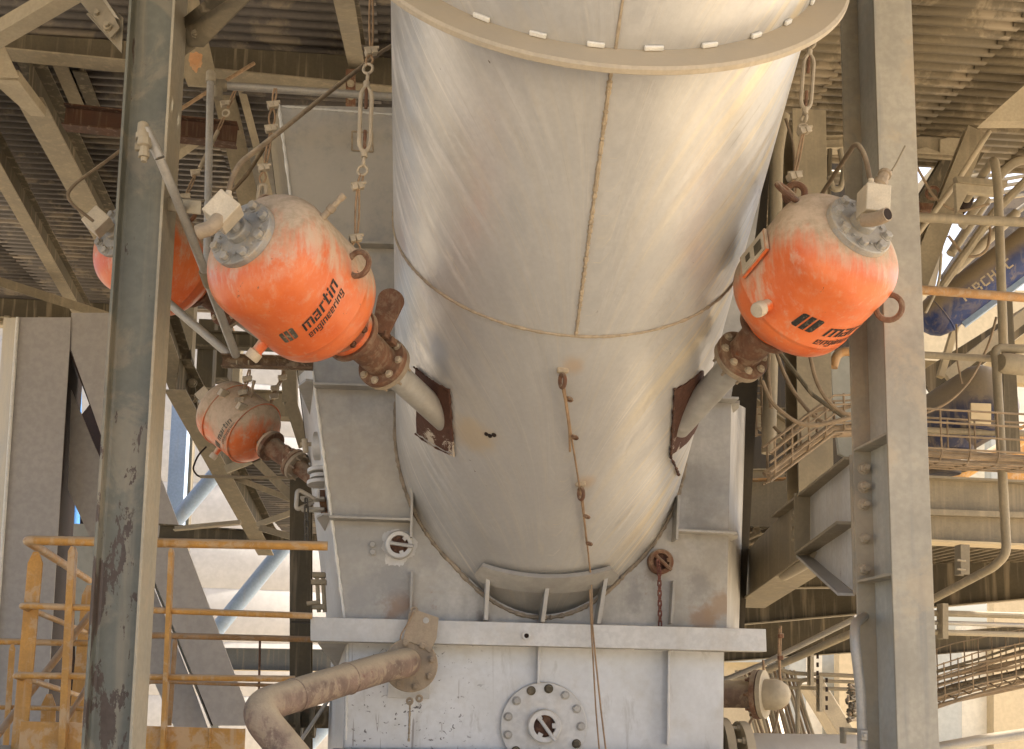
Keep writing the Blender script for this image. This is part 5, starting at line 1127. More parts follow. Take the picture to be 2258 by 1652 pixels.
m = MB(); m.tube(bend([P(455, 985, 8.2), P(436, 1004, 8.2), P(424, 1035, 8.2), P(436, 1050, 8.2), P(448, 1052, 8.2)], .08), .007, 8); part(tc, 'cable', m, SOOT_SHADE)
ibeam('platform_beam', 'long shadowed beam crossing just under the yellow top rail', P(350, 1190, 11.5), P(720, 1214, 11.5), .16, .14, STEEL_D)
member('angle_bar', 'pale angle bar left of the slanting edge beam', P(386, 1172, 10.2), P(532, 1158, 10.2), Lprof(.09, .05, .012), STEEL_L)
ibeam('dark_post_column', 'dark brown steel post between the silo and the chute box', P(664, 1700, 8.6), P(664, 1010, 8.6), .17, .16, STEEL_D, base=-.085, cat='steel column', up=V((0, 1, 0)))
ibeam('far_beam', 'far dark beam crossing the silo behind the handrails', P(480, 1478, 19), P(760, 1482, 19), .38, .25, metal('blue_grey_beam', (.12, .13, .14), rough=.6, mott=.3, dust=.3), flange_mat=CREAM)
pipework('flanged_dark_pipe', 'dark level pipe behind the bent brown pipe', 'pipe', [P(600, 1578, 7.4), P(760, 1582, 7.4)], .075, STEEL_D, 0, 18)
for x, mt in ((656, 'left'), (686, 'right')):
    m = MB(); m.lathe(P(x, 1580, 7.4), V((1, 0, 0)), [(0, .14), (.03, .14)], 28); solo('pipe_flange_disc', f'dark round flange on the level pipe, the {mt} one of two', 'flange', m, STEEL_D)
member('flat_strut', 'flat grey strut crossing the dark level pipe', P(655, 1645, 7.0), P(736, 1525, 7.0), Rprof(.02, .10), GALV, up=V((0, 1, 0)))
# ================================================================ right side, upper
ibeam('roof_beam', 'tan roof beam with a pale flange right of the bolted column', P(1700, 256, 9.95), P(2330, 298, 9.95), .36, .19, STEEL_D, flange_mat=STEEL)
ibeam('roof_beam', 'pale beam along the top right corner', P(1990, -8, 8.7), P(2330, 26, 8.7), .3, .16, STEEL)
member('roof_brace', 'dusty flat brace slanting below the right deck', P(1990, 182, 9.7), P(2300, 52, 9.1), Rprof(.06, .17), STEEL_L, up=V((0, 0, 1)))
member('roof_brace', 'shadowed channel slanting down to the right roof beam', P(2175, 222, 9.75), P(2290, 90, 9.2), Rprof(.05, .14), STEEL_D, up=V((0, 0, 1)))
m = MB(); m.plate([P(2168, 268, 8.6), P(2290, 160, 8.6), P(2290, 268, 8.6)], V((0, .12, 0))); solo('corner_gusset', 'large pale corner gusset above the right roof beam', 'gusset plate', m, STEEL_L)
m = MB(); m.plate([P(2004, 290, 9.8), P(2142, 300, 9.8), P(2166, 322, 9.8), P(2142, 324, 9.8), P(2118, 350, 9.8), P(2004, 342, 9.8)], V((0, .05, 0)));
np_ = thing('notched_plate', 'notched plate with crusted dust under the right roof beam', 'plate', P(2080, 350, 9.8)); part(np_, 'plate', m, STEEL)
for x0, x1, y0, y1 in ((2004, 2075, 326, 342), (2070, 2140, 300, 346)):
    m = MB(); m.plate([P(x0, y0 + 10, 9.79), P((x0 + x1) / 2, y0, 9.79), P(x1, y0 + 14, 9.79), P(x1 - 10, y1, 9.79), P(x0, y1 - 4, 9.79)], V((0, -.02, 0))); part(np_, 'dust_crust', m, STEEL_L, bevel=.004)
ibeam('inclined_girder', 'tan inclined girder rising behind the notched plate', P(1990, 560, 10.6), P(2150, 300, 10.0), .12, .34, STEEL_D, up=V((0, 1, 0)))
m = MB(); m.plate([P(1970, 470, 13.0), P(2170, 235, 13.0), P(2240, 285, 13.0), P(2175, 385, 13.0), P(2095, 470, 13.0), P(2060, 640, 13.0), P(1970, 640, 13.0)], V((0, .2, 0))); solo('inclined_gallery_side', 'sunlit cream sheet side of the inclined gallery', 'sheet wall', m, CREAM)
ibeam('inclined_girder', 'broad tan inclined girder in front of the cream gallery side', P(2012, 640, 9.2), P(2150, 292, 9.2), .1, .2, STEEL, up=V((0, 1, 0)), base=-.05)
m = MB(); m.plate([P(2330, 372, 12.6), P(2330, 500, 12.6), P(2090, 640, 12.6), P(2085, 600, 12.6), P(2190, 440, 12.6)], V((0, .15, .0))); solo('conveyor_underside', 'grey mesh underside of the inclined conveyor above the blue cannon', 'conveyor', m, CORR)
for lab, a, b, Y, r, mt in (('tan pipe slanting behind the tube bracket', (2095, 560), (2175, 440), 10.5, .05, STEEL), ('pale pipe slanting above the blue cannon', (2100, 600), (2240, 470), 10.0, .05, STEEL_L), ('thin dusty pipe slanting over the conveyor underside', (2120, 560), (2330, 400), 11.5, .035, STEEL)):
    m = MB(); m.tube([P(*a, Y), P(*b, Y)], r, 12); solo('slanting_pipe', lab, 'pipe', m, mt, 'slanting pipes above the blue cannon')
dm = thing('dark_motor', 'small dark motor among the slanting pipes', 'motor', P(2128, 450, 10.2))
d_ = (P(2140, 435, 10.2) - P(2112, 462, 10.2)).normalized()
m = MB(); m.lathe(P(2110, 464, 10.2), d_, [(0, .06), (.02, .08), (.14, .08), (.15, .05), (.2, .05)], 14); part(dm, 'motor_body', m, SOOT_SHADE)
m = MB(); m.box(P(2108, 470, 10.2), .09, .09, .1); part(dm, 'mount', m, STEEL_L, bevel=.005)
bc = thing('tube_bracket', 'tan channel bracket holding the upright tube', 'bracket', P(2150, 430, 8.2))
m = MB(); m.plate([P(2107, 388, 8.2), P(2222, 398, 8.2), P(2220, 412, 8.2), P(2112, 402, 8.2)], V((0, .06, 0))); part(bc, 'upper_lip', m, STEEL, bevel=.003)
m = MB(); m.plate([P(2106, 403, 8.22), P(2214, 414, 8.22), P(2212, 432, 8.22), P(2134, 424, 8.22), P(2110, 470, 8.22)], V((0, .05, 0))); part(bc, 'web', m, STEEL_L, bevel=.003)
pipework('upright_tube', 'upright dusty tube with a bent top at the right edge', 'tube', [P(2130, 440, 8.6), P(2192, 348, 8.0), P(2200, 420, 7.95), P(2212, 775, 7.95)], .035, STEEL, .08, 16)
pipework('bent_tube', 'dusty bent tube below the slatted canopy', 'tube', [P(2120, 500, 9.4), P(2205, 385, 9.3), P(2240, 354, 9.2), P(2330, 352, 9.2)], .042, STEEL_L, .2, 14)
sl = thing('slatted_canopy', 'slatted canopy with daylight between its tan slats', 'canopy', P(2230, 380, 12.0))
for i in range(9):
    y = 312 + i * 14
    m = MB(); m.prism(P(2120, y + 30, 12.0), P(2330, y - 6, 12.0), Rprof(.04, .035)); part(sl, 'slat', m, STEEL_L)
for a, b in (((2150, 372), (2330, 352)), ((2200, 300), (2160, 430))):
    m = MB(); m.prism(P(*a, 11.9), P(*b, 11.9), Rprof(.06, .06)); part(sl, 'purlin', m, STEEL)
RG = 'dusty rails on the right platform'
def rail(label, a, b, Y, r, mat): pipework('rail', label, 'rail', [P(*a, Y), P(*b, Y)], r, mat, 0, 12, RG)
rail('tan rail level with the orange tank by the bolted column', (1990, 478), (2330, 494), 7.6, .036, STEEL)
rail('faded orange rail crossing the blue cylinder', (1990, 636), (2330, 662), 7.4, .034, YELB)
rail('lower dusty rail under the blue cylinder', (1990, 780), (2200, 792), 7.4, .026, STEEL)
# blue inclined cylinder with lettering
def bluecyl():
    A = P(2030, 724, 9.6); B = P(2330, 499, 9.0); d, s, u = frame(B - A); R = .20
    th = thing('blue_cannon', 'inclined blue air cannon, dust on top, pale lettering along its side', 'air cannon', A)
    m = MB(); m.lathe(A, d, [(0, .05), (.03, R * .55), (.09, R * .85), (.17, R * .98), (.2, R), (.23, R), (2.2, R)], 48); part(th, 'tank', m, BLUE)
    m = MB(); m.torus(A + d * .22, d, R + .001, .008, 40, 6); part(th, 'weld_band', m, BLUE)
    m = MB(); m.prism(A + d * .3 - u * (R + .02), A + d * 2.2 - u * (R + .02), Rprof(.05, .06)); part(th, 'skid', m, BLUT)
    best = min(range(360), key=lambda k: ((A + d * .5 + (s * cos(radians(k)) + u * sin(radians(k))) * R) - CAM).length); a0 = radians(best)
    qs, w_ = quads('AIRCHOC', .0128, shear=0, gap=1.1)
    def fn(x, y):
        a = a0 + (-.05 + y) / R * (1 if True else -1); t = .42 + x
        return A + d * t + (s * cos(aa(a)) + u * sin(aa(a))) * (R + .003)
    up1 = (s * cos(a0 + .1) + u * sin(a0 + .1)).z > (s * cos(a0 - .1) + u * sin(a0 - .1)).z
    def aa(a): return a if up1 else 2 * a0 - a
    print_on(th, 'lettering', qs, fn, TANL)
bluecyl()
# stair stringers and beams below it
SG = 'pale slanting members under the blue cannon'
for lab, a, b, Y, wd, mt in (('upper pale slanting member right of the bolted column', (2085, 832), (2330, 640), 9.9, .12, STEEL_L), ('middle pale slanting member under the blue cannon', (2150, 838), (2330, 700), 10.2, .15, CREAM),
        ('dark slanting duct between pale members', (2040, 850), (2330, 668), 10.6, .3, STEEL_D), ('short steep pale strut below the blue cannon', (2072, 832), (2108, 712), 9.6, .06, CREAM)):
    member('slanting_member', lab, P(*a, Y), P(*b, Y), Rprof(.06, wd), mt, group=SG)
member('cream_beam', 'cream level beam above the second blue tank', P(1990, 816, 11.0), P(2330, 834, 11.0), Rprof(.15, .2), CREAM)
pipework('link_line', 'thin cord and link hanging before the slanting members', 'cord', [P(2108, 715, 8.6), P(2109, 790, 8.6), P(2120, 846, 8.6)], .008, CABLE, 0, 7)
pipework('loose_cable', 'loose cable sweeping from the slanting members to the wire tray', 'cable', [P(2196, 700, 8.2), P(2180, 760, 8.2), P(2140, 840, 8.2), P(2090, 890, 8.2), P(2030, 915, 8.2)], .011, CABLE, .4, 8)
pipework('loose_cable', 'short pale cable hanging beside the blue cannon', 'cable', [P(2075, 560, 8.2), P(2070, 630, 8.2), P(2040, 690, 8.2)], .012, STEEL_L, .2, 8)
# second blue tank
bt_ = thing('blue_tank', 'blue dust capped tank on a short neck behind the wire tray', 'tank', P(2085, 1040, 9.4))
A = P(2195, 868, 9.0); B = P(2045, 960, 9.6); d, s, u = frame(B - A); R = .33
m = MB(); m.lathe(A - d * .12, d, [(0, .04), (.02, .16), (.06, .24), (.12, .3), (.2, R), (.75, R), (.9, .25), (.98, .1)], 48); part(bt_, 'tank', m, BLUEG)
n0 = P(2080, 975, 9.4); m = MB(); m.lathe(n0, V((0, 0, -1)), [(0, .3), (.1, .26), (.16, .14), (.3, .14)], 32); part(bt_, 'neck', m, BLUEG)
c = P(2080, 1030, 9.4); m = MB(); m.lathe(c, V((0, 0, -1)), [(0, .23), (.03, .23)], 36); part(bt_, 'flange', m, DISC)
for k in range(8): a = 2 * pi * k / 8; bolt(bt_, c + V((cos(a) * .19, sin(a) * .19, 0)), V((0, 0, 1)), .025, DISC)
m = MB(); m.plate([P(2140, 888, 8.55), P(2185, 890, 8.55), P(2185, 935, 8.55), P(2140, 933, 8.55)], V((0, .02, 0))); part(bt_, 'name_plate', m, CREAM, bevel=.004)
# far walls
fw1 = thing('far_building', 'cream far building with grey shade-toned panels and white daylight-toned panels at the right', 'building', P(2000, 1640, 24))
def panel(x0, y0, x1, y1, mat, Y=24, nm='wall_panel'):
    m = MB(); m.plate([P(x0, y0, Y), P(x1, y0, Y), P(x1, y1, Y), P(x0, y1, Y)], V((0, .3, 0))); part(fw1, nm, m, mat)
panel(1990, 820, 2042, 1240, GREYW); panel(2042.5, 820, 2330, 1130, CREAMW, 24.5); panel(2185, 840, 2240, 1100, GREYW, 23.6)  # white panel painted for daylight openings, grey ones for shade
panel(1600, 1060, 1700, 1460, GREYW, 24.2); panel(2060, 1395, 2120, 1660, GREYW, 23.8); panel(2120.5, 1380, 2190, 1660, CREAMW, 24.0); panel(2190.5, 1300, 2330, 1660, CREAM, 23.7)  # white panel stands for a sunlit patch, the grey one for shade
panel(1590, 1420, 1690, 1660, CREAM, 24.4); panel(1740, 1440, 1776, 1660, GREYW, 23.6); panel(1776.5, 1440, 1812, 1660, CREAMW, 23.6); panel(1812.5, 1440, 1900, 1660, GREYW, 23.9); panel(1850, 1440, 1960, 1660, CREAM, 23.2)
panel(1980, 640, 2330, 818, CREAM, 25.5); panel(1700, 240, 1990, 1100, DARKP, 16.0)  # the dark panel carries the gap's shade in its colour
panel(1500, 240, 1716, 1180, DARKP, 15.0)  # second dark panel, painted shade right beside the pipe
m = MB(); m.prism(P(1782, 1500, 20), P(1905, 1700, 20), Rprof(.3, .6), V((0, 1, 0))); solo('tan_diagonal', 'broad tan diagonal beam before the cream wall, low right', 'brace', m, STEEL, None, .01)
for lab, a, b, Y, r, mt in (('orange diagonal brace behind the wire tray', (2090, 1060), (2330, 920), 14, .1, YEL), ('thin orange brace parallel to the thick one', (2080, 1020), (2240, 930), 15, .04, YEL)):
    pipework('orange_brace', lab, 'brace', [P(*a, Y), P(*b, Y)], r, mt, 0, 12, 'orange braces at the right')
m = MB(); m.plate([P(2218, 955, 14.5), P(2330, 900, 14.5), P(2330, 1060, 14.5), P(2222, 1060, 14.5)], V((0, .1, 0))); solo('orange_sheeting', 'orange sheet panel at the right edge', 'panel', m, YEL)
m = MB(); m.plate([P(2208, 640, 8.6), P(2232, 660, 8.6), P(2250, 1000, 8.6), P(2214, 1000, 8.6)], V((0, .02, 0))); solo('flat_post', 'brown flat post with a cut tip at the right edge', 'post', m, STEEL_D, None, .003)
# big girder right, and the platform under it
gd = ibeam('platform_girder', 'deep tan platform girder right of the bolted column', P(1990, 1196, 8.9), P(2360, 1212, 8.9), .57, .24, STEEL, flange_mat=CREAM, base=0, tf=.02)
m = MB(); m.prism(P(1990, 1128, 8.84), P(2360, 1140, 8.84), Rprof(.06, .05)); part(gd, 'rib', m, STEEL)
d2_ = thing('platform_deck', 'tan corrugated platform deck under the deep girder', 'platform deck', P(2100, 1300, 11))
zc = P(2100, 1212, 9.0).z + .12
corrugated('deck_sheet', P(1600, 1300, 9).x - .3, P(2400, 1300, 9).x + 3, 9.1, 14.2, zc, .13, .05, along='Y', mat=CORRL, par=d2_)
ibeam('platform_beam', 'dark platform beam crossing behind the bolted column', P(1560, 1385, 12.0), P(2380, 1312, 10.6), .47, .16, STEEL_D, flange_mat=STEEL)
ibeam('platform_beam', 'second platform beam under the tan deck', P(1560, 1300, 10.6), P(1960, 1296, 10.6), .2, .12, STEEL_D, flange_mat=STEEL)
ibeam('platform_beam', 'low dark beam above the level conduits', P(1560, 1462, 13.2), P(2000, 1432, 13.2), .55, .2, STEEL_D, flange_mat=STEEL_L)
ibeam('platform_beam', 'far dark beam behind the tilted cable tray', P(1990, 1450, 14.5), P(2330, 1420, 14.5), .3, .2, STEEL_D)
pipework('dusty_conduit', 'dusty conduit dropping along the wire tray and bending to the column', 'conduit', [P(2330, 772, 7.2), P(2192, 768, 7.2), P(2196, 800, 7.2), P(2219, 1222, 7.2), P(2190, 1250, 7.3), P(2040, 1330, 8.6)], .032, STEEL, .07, 16)
m = MB(); m.lathe(P(2204, 800, 7.15), V((1, .2, 0)), [(0, .06), (.03, .075), (.2, .075), (.22, .05)], 18); solo('junction_box', 'round dusty junction fitting on the conduit bend', 'fitting', m, STEEL)
cl_ = thing('conduit_clip', 'tan channel clip holding the slanting conduit under the girder', 'bracket', P(2118, 1268, 7.9))
m = MB(); m.prism(P(2118, 1200, 7.9), P(2118, 1266, 7.9), Cprof(.10, .07, .01), V((0, 1, 0))); part(cl_, 'channel', m, STEEL)
for y in (1235, 1255): m = MB(); m.tube([P(2110, y, 7.8), P(2128, y + 2, 7.8)], .008, 6); part(cl_, 'clip_bolt', m, STEEL_L)
CG = 'level conduits right of the bolted column'
for lab, y, r, mt in (('thick grey level conduit just under the deck', 1356, .028, STEEL), ('thin blue grey level conduit', 1377, .02, GALV), ('lower cream level conduit', 1398, .025, STEEL_L)):
    pipework('level_conduit', lab, 'conduit', [P(1990, y - 6, 9.0), P(2340, y + 4, 9.0)], r, mt, 0, 10, CG)
m = MB(); m.prism(P(2078, 1330, 8.9), P(2078, 1408, 8.9), Cprof(.11, .05, .008), V((0, 1, 0))); solo('conduit_hanger', 'short tan hanger carrying the three level conduits', 'hanger', m, STEEL)
# conduits and pipes low right, between box and column
CG2 = 'conduits between the box and the bolted column'
pipework('slanting_conduit', 'bright blue grey conduit slanting up to the bolted column', 'conduit', [P(1560, 1514, 7.6), P(1680, 1465, 7.4), P(1888, 1362, 6.6)], .019, GALV, 0, 12, CG2)
pipework('slanting_conduit', 'tan pipe slanting below the bright conduit', 'conduit', [P(1690, 1478, 8.2), P(1760, 1448, 8.1), P(1900, 1386, 7.6)], .028, STEEL, 0, 12, CG2)
for lab, pts, r in (('upper level conduit with a bend by the hanging ropes', [(1714, 1450), (1716, 1474), (1740, 1484), (1960, 1494)], .018), ('middle level conduit behind the flanged pipe', [(1590, 1494), (1960, 1506)], .016),
                    ('lower level conduit ending at the tied cables', [(1590, 1512), (1740, 1516), (1885, 1520)], .017), ('bent conduit dropping to the big pipe', [(1800, 1499), (1762, 1499), (1758, 1530), (1758, 1640)], .02)):
    pipework('bent_conduit', lab, 'conduit', [P(x, y, 9.4) for x, y in pts], r, STEEL, .1, 10, CG2)
for lab, x, y0, y1 in (('slotted strut carrying the upper conduits', 1802, 1438, 1512), ('slotted strut carrying the lower conduits', 1822, 1490, 1570)):
    th = thing('slotted_strut', lab, 'strut', P(x, y1, 9.2), 'slotted struts low at the right')
    m = MB(); m.prism(P(x - 8, y1, 9.25), P(x - 8, y0, 9.25), Cprof(.085, .03, .005), V((0, 1, 0))); part(th, 'channel', m, STEEL_L)
    for k in range(4):
        yy = y0 + (y1 - y0) * (k + .5) / 4; m = MB(); m.box(P(x, yy, 9.16), .018, .012, .04); part(th, 'slot', m, SOOT_SHADE)
pipework('upright_conduit', 'upright dusty conduit climbing the edge of the bolted column', 'conduit', [P(1915, 1352, 4.75), P(1884, 1375, 4.5), P(1884, 1420, 4.45), P(1898, 1530, 4.45), P(1903, 1700, 4.45)], .021, GALV, .07, 16)
uc = thing('conduit_clamp', 'small strut clamp fixing the upright conduit', 'clamp', P(1880, 1620, 4.45))
m = MB(); m.plate([P(1860, 1604, 4.46), P(1890, 1606, 4.46), P(1890, 1616, 4.46), P(1860, 1613, 4.46)], V((0, .05, 0))); part(uc, 'strut', m, STEEL, bevel=.002)
m = MB(); m.plate([P(1861, 1604, 4.462), P(1866, 1604, 4.462), P(1866, 1640, 4.462), P(1861, 1640, 4.462)], V((0, .05, 0))); part(uc, 'strut', m, STEEL, bevel=.002)
m = MB(); m.box(P(1903, 1621, 4.42), .03, .03, .045); part(uc, 'saddle', m, GALV, bevel=.004)
bolt(uc, P(1905, 1621, 4.40), -YB, .009, GALV)
fpipe = thing('flanged_pipe', 'brown flanged pipe with a pale rounded cap, right of the box', 'pipe', P(1660, 1565, 6.6))
a = P(1585, 1530, 6.7); b = P(1682, 1531, 6.55); dd = (b - a).normalized()
m = MB(); m.lathe(a, dd, [(0, .085), ((b - a).length, .085)], 28); part(fpipe, 'pipe', m, PIPEB)
m = MB(); m.lathe(b - dd * .05, dd, [(0, .15), (.03, .15)], 36); part(fpipe, 'flange', m, RUSTM)
m = MB(); m.lathe(b - dd * .014, dd, [(0, .148), (.028, .148), (.03, .1)], 36); part(fpipe, 'cap_flange', m, STEEL_L)
m = MB(); m.lathe(b + dd * .01, dd, [(0, .095), (.06, .095), (.1, .085), (.14, .055), (.155, .02)], 28); part(fpipe, 'cap', m, STEEL_L)
for k in range(8): q = 2 * pi * k / 8; _, s, u = frame(dd); bolt(fpipe, b - dd * .05 + (s * cos(q) + u * sin(q)) * .125, -dd, .018, RUSTM, shank=.02)
lp = thing('large_pipe', 'large pale dusty pipe along the bottom, right of the box', 'pipe', P(1760, 1690, 6.4))
a = P(1640, 1672, 6.5); b = P(1960, 1676, 6.5); dd = (b - a).normalized()
m = MB(); m.lathe(a, dd, [(0, .15), ((b - a).length, .15)], 36); part(lp, 'pipe', m, BOXG)
m = MB(); m.lathe(a - dd * .04, dd, [(0, .22), (.05, .22)], 40); part(lp, 'flange', m, STEEL_L)
m = MB(); m.lathe(a - dd * .16, dd, [(0, .24), (.05, .24)], 40); part(lp, 'flange', m, STEEL)
for k in range(10): q = 2 * pi * k / 10; _, s, u = frame(dd); bolt(lp, a - dd * .04 + (s * cos(q) + u * sin(q)) * .19, -dd, .02, STEEL_L, shank=.03)
# cables behind the flanged pipe
cb_ = thing('cable_bundle', 'slanting bundle of many dusty cables behind the flanged pipe', 'cable bundle', P(1720, 1660, 11))
for k in range(16):
    x0 = 1622 + k * 8.5; m = MB(); m.tube([P(x0, 1478, 11 + .02 * (k % 3)), P(x0 + 26 + random.uniform(-4, 4), 1560, 10.9), P(x0 + 62 + random.uniform(-5, 5), 1690, 10.8)], .016, 7); part(cb_, 'cable', m, CABLE if k % 3 else STEEL_L)
tr_ = thing('tied_cables', 'coiled loose cable ends tied beside the upright conduit', 'cables', P(1880, 1590, 5.6))
for k in range(14):
    y = 1512 + k * 5.6; m = MB(); q = [P(1893 + random.uniform(-3, 4), y, 5.6)]
    for j in range(5): q.append(P(1874 + random.uniform(-10, 12), y + random.uniform(-8, 9), 5.5 + random.uniform(-.05, .05)))
    q.append(P(1892, y + random.uniform(-3, 6), 5.6)); m.tube(bend(q, .03, 3), .007, 6); part(tr_, 'cable', m, CABLE if k % 2 else STEEL_D)
hg = thing('rope_hanger', 'twisted rope hanger dropping from the deck to the flanged pipe', 'hanger', P(1710, 1540, 7.0))
for pts in ([(1721, 1380), (1720, 1430), (1718, 1470), (1722, 1525)], [(1718, 1385), (1716, 1440), (1720, 1500), (1725, 1530)], [(1682, 1455), (1684, 1490), (1690, 1512), (1688, 1520)]):
    m = MB(); m.tube(bend([P(x, y, 7.0) for x, y in pts], .1), .008, 7); part(hg, 'rope', m, WIRE)
m = MB(); m.torus(P(1708, 1536, 6.95), V((.6, 1, .3)), .085, .009, 24, 7); part(hg, 'rope', m, WIRE)
m = MB(); m.tube(bend([P(1690, 1560, 6.8), P(1650, 1590, 6.8), P(1650, 1625, 6.8), P(1690, 1640, 6.8), P(1712, 1600, 6.8), P(1716, 1540, 6.8)], .12), .009, 7); part(hg, 'rope', m, CABLE)
for x, y in ((1721, 1402), (1720, 1450), (1684, 1488)):
    m = MB(); m.box(P(x, y, 6.98), .035, .03, .03); part(hg, 'rope_clamp', m, RUSTM, bevel=.005)
# wire basket trays
def wire_tray(name, label, rail_pts, drop, depth, nx, mat=CABLE, r=.0075, cables=0, levels=5):
    """rail_pts: upper front line in the place; drop: vector down, depth: vector to the back"""
    th = thing(name, label, 'cable tray', rail_pts[0] + drop, 'wire basket cable trays')
    for k in range(levels):
        f = k / (levels - 1); m = MB(); m.tube([p + drop * f for p in rail_pts], r, 6); part(th, 'long_wire', m, mat)
    for k in (1, 2, 3):
        m = MB(); m.tube([p + drop + depth * (k / 3) for p in rail_pts], r, 6); part(th, 'long_wire', m, mat)
    m = MB(); m.tube([p + depth for p in rail_pts], r, 6); part(th, 'long_wire', m, mat)
    a, b = rail_pts[0], rail_pts[-1]; tot = [0]
    for p, q in zip(rail_pts, rail_pts[1:]): tot.append(tot[-1] + (q - p).length)
    for i in range(nx + 1):
        s_ = tot[-1] * (i + .3) / (nx + .6); k = 0
        while k < len(rail_pts) - 2 and s_ > tot[k + 1]: k += 1
        p = rail_pts[k] + (rail_pts[k + 1] - rail_pts[k]) * ((s_ - tot[k]) / (tot[k + 1] - tot[k]))
        m = MB(); m.tube(bend([p + V((0, 0, .01)), p + drop * .86, p + drop + depth * .18, p + drop + depth, p + depth], .02, 3), r, 6); part(th, 'cross_wire', m, mat)
    for c in range(cables):
        o = depth * (.2 + .6 * c / max(cables - 1, 1)) + drop * (.86 - .1 * (c % 2)); m = MB()
        m.tube([p + o + V((0, 0, random.uniform(-.01, .01))) for p in rail_pts], .017, 7); part(th, 'cable', m, mat)
    return th
wire_tray('wire_tray', 'dusty wire basket tray level behind the bolted column at the right', [P(1990, 898, 6.9), P(2120, 906, 6.9), P(2340, 918, 6.9)], V((0, 0, -.36)), V((0, .3, .02)), 5, cables=3)
wire_tray('wire_tray', 'wire basket tray bending down behind the bracket beam', [P(1960, 868, 6.6), P(1838, 872, 6.5), P(1696, 978, 6.4)], V((0, 0, -.24)), V((.04, .26, .03)), 6, cables=2)
wire_tray('wire_tray', 'upright wire basket tray in the dark gap beside the pipe', [P(1716, 300, 7.6), P(1690, 660, 7.6), P(1700, 960, 7.6)], V((-.12, 0, 0)), V((0, .2, 0)), 14, cables=2, levels=3)
wt = wire_tray('wire_tray', 'tilted wire tray stuffed with cables in front of the bright wall', [P(2040, 1476, 9.6), P(2150, 1440, 9.6), P(2340, 1400, 9.6)], V((0, 0, -.38)), V((0, .4, .1)), 9, r=.007)
for k in range(12):
    m = MB(); q = [P(2035 + j * 62, 1490 + (k % 6) * 15 - j * (19 - (k % 4) * 1.5) + random.uniform(-5, 5), 9.7 + .03 * k) for j in range(6)]; m.tube(bend(q, .2, 3), .012 + .006 * (k % 2), 7); part(wt, 'cable', m, CABLE if k % 3 else STEEL_D)
pipework('ribbed_hose', 'grey ribbed hose crossing the lower right corner', 'hose', [P(2040, 1654, 7.6), P(2150, 1634, 7.5), P(2340, 1606, 7.4)], .04, GALV, 0, 14)
# rear column and dark machinery behind the right cannon
rcx = ibeam('rear_column', 'brown streaked steel column behind the cannon and wire tray', P(1786, 1135, 7.6), P(1770, 260, 7.6), .26, .26, STEEL, base=-.13, cat='steel column', up=V((0, 1, 0)))
ibeam('rear_beam', 'tan beam across the gap behind the right turnbuckle', P(1700, 340, 8.6), P(1960, 330, 8.6), .12, .12, STEEL, flange_mat=STEEL_L)
pipework('rear_pipe', 'tan upright pipe with a rounded head beside the pipe', 'pipe', [P(1694, 1000, 7.3), P(1712, 330, 7.3), P(1726, 255, 7.3)], .05, STEEL, .1, 14)
pipework('loose_cable', 'dusty cable sagging below the right cannon', 'cable', [P(1782, 770, 6.2), P(1800, 850, 6.2), P(1840, 905, 6.2), P(1930, 935, 6.2)], .013, CABLE, .3, 8)
pipework('loose_cable', 'dusty cable looping down past the rusty flange', 'cable', [P(1680, 840, 6.2), P(1700, 890, 6.2), P(1770, 945, 6.2), P(1880, 920, 6.2)], .013, CABLE, .3, 8)
pipework('loose_cable', 'straight cable slanting behind the right cannon neck', 'cable', [P(1720, 780, 6.4), P(1790, 870, 6.4), P(1860, 920, 6.4)], .014, STEEL_D, 0, 8)
m = MB(); m.plate([P(1832, 770, 9.5), P(1880, 790, 9.5), P(1890, 1020, 9.5), P(1850, 1000, 9.5), P(1836, 880, 9.5)], V((0, .05, 0))); solo('grey_chute_plate', 'grey folded plate between the rear column and the bolted column', 'plate', m, GREYW)
pipework('orange_pipe', 'short orange pipe curving behind the right cannon', 'pipe', [P(1836, 810, 8.6), P(1846, 776, 8.6), P(1930, 772, 8.6)], .04, YELB, .15, 12)
ibeam('rear_beam', 'brown cross beam behind the wire tray', P(1600, 938, 9.5), P(1760, 928, 9.5), .12, .12, STEEL_D, flange_mat=YELB)
ibeam('rear_beam', 'tan cross beam lower behind the box corner', P(1600, 1062, 9.5), P(1730, 1058, 9.5), .1, .12, STEEL, flange_mat=YELB)
ibeam('rear_beam', 'shadowed deep beam right of the box', P(1600, 1165, 9.8), P(1740, 1165, 9.8), .5, .2, STEEL)
for k, (a, b) in enumerate((((1622, 905), (1720, 975)), ((1640, 880), (1712, 780)))):
    ibeam('rear_brace', ('slanting shadowed brace right of the chute box', 'steep dark brace beside the rusty flange')[k], P(*a, 9.2), P(*b, 9.2), .18, .14, STEEL, cat='brace')
m = MB(); m.lathe(P(1548, 945, 6.35), V((1, -.05, 0)), [(0, .07), (.11, .07), (.115, .06)], 24); sp2 = thing('side_port', 'small dusty side port with a thin handle right of the pipe', 'inspection port', P(1560, 960, 6.35), 'fittings on the side of the chute box'); part(sp2, 'barrel', m, STEEL_L)
m = MB(); m.tube([P(1566, 942, 6.33), P(1590, 940, 6.33), P(1592, 970, 6.33)], .008, 7); part(sp2, 'handle', m, STEEL_L)

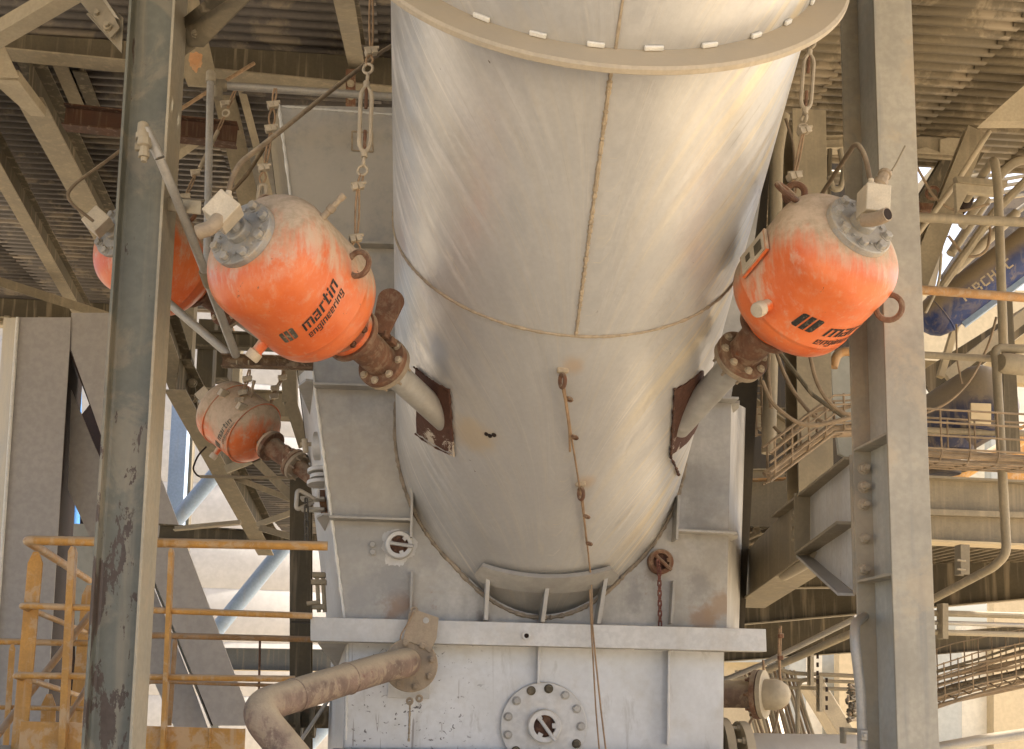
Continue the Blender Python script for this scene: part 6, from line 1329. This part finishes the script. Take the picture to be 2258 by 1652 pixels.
# ================================================================ clutter of pipes and cables in the gaps
KG = 'small pipes and cables in the gaps of the right frame'
for nm, lab, cat, pts, r, mt, rad in (
    ('bent_tube', 'pale U bent tube in the dark gap above the right cannon', 'tube', [(1852, 330), (1862, 380), (1852, 418), (1836, 418), (1828, 390)], .02, STEEL, .06),
    ('loose_cable', 'thin dark cable beside the right turnbuckle hook', 'cable', [(1732, 262), (1752, 330), (1748, 440)], .01, HOSE, .2),
    ('loose_cable', 'cable sagging from the roof beam to the tube bracket', 'cable', [(2000, 330), (2060, 440), (2110, 470), (2180, 450)], .012, CABLE, .3),
    ('loose_cable', 'looped cable under the tube bracket', 'cable', [(2090, 520), (2130, 570), (2175, 560), (2185, 500), (2160, 480)], .013, CABLE, .15),
    ('thin_pipe', 'thin pale pipe crossing the cream gallery side', 'pipe', [(1990, 560), (2110, 400), (2180, 290)], .025, STEEL_L, 0),
    ('thin_pipe', 'dusty pipe parallel to the broad inclined girder', 'pipe', [(2070, 640), (2190, 470), (2330, 330)], .04, STEEL, 0),
    ('loose_cable', 'cable drooping inside the upright wire basket', 'cable', [(1700, 560), (1712, 700), (1690, 800), (1700, 900)], .014, CABLE, .3),
    ('loose_cable', 'cable crossing from the rear column to the bending tray', 'cable', [(1690, 700), (1730, 840), (1800, 930), (1880, 950)], .013, CABLE, .3),
    ('loose_cable', 'slack cable lying over the bending tray', 'cable', [(1700, 1000), (1740, 960), (1800, 900), (1850, 905), (1900, 885)], .014, CABLE, .2),
    ('loose_cable', 'slack dark cable hanging under the bending tray', 'cable', [(1705, 940), (1760, 1000), (1830, 960), (1890, 930)], .011, HOSE, .2),
    ('thin_pipe', 'tan level pipe across the opening behind the level tray', 'pipe', [(1990, 948), (2340, 958)], .03, STEEL, 0)):
    pipework(nm, lab, cat, [P(x, y, 6.7 if x < 1920 else 9.0) for x, y in pts], r, mt, rad, 9, KG)
for lab, x, y in (('rusty valve body left of the broad inclined girder', 2018, 470), ('rusty shackle on the cream gallery side', 2056, 436)):
    th = thing('rusty_fitting', lab, 'fitting', P(x, y, 10.0), KG)
    m = MB(); m.torus(P(x, y - 10, 10.0), V((.3, 1, .1)), .06, .018, 18, 7); part(th, 'ring', m, RUSTM)
    m = MB(); m.box(P(x - 14, y + 24, 10.0), .16, .1, .08); part(th, 'body', m, RUSTM, bevel=.012)
for k, (x, y0, y1) in enumerate(((1742, 540, 690), (1822, 330, 470))):
    th = thing('conduit_cluster', ('dark upright conduit pair in the gap beside the rear pipe', 'dark upright conduit pair above the right cannon')[k], 'conduit', P(x, y1, 8.4), KG)
    for dx in (-6, 7):
        m = MB(); m.tube([P(x + dx, y0, 8.4), P(x + dx - 3, y1, 8.4)], .022, 8); part(th, 'conduit', m, STEEL_D)
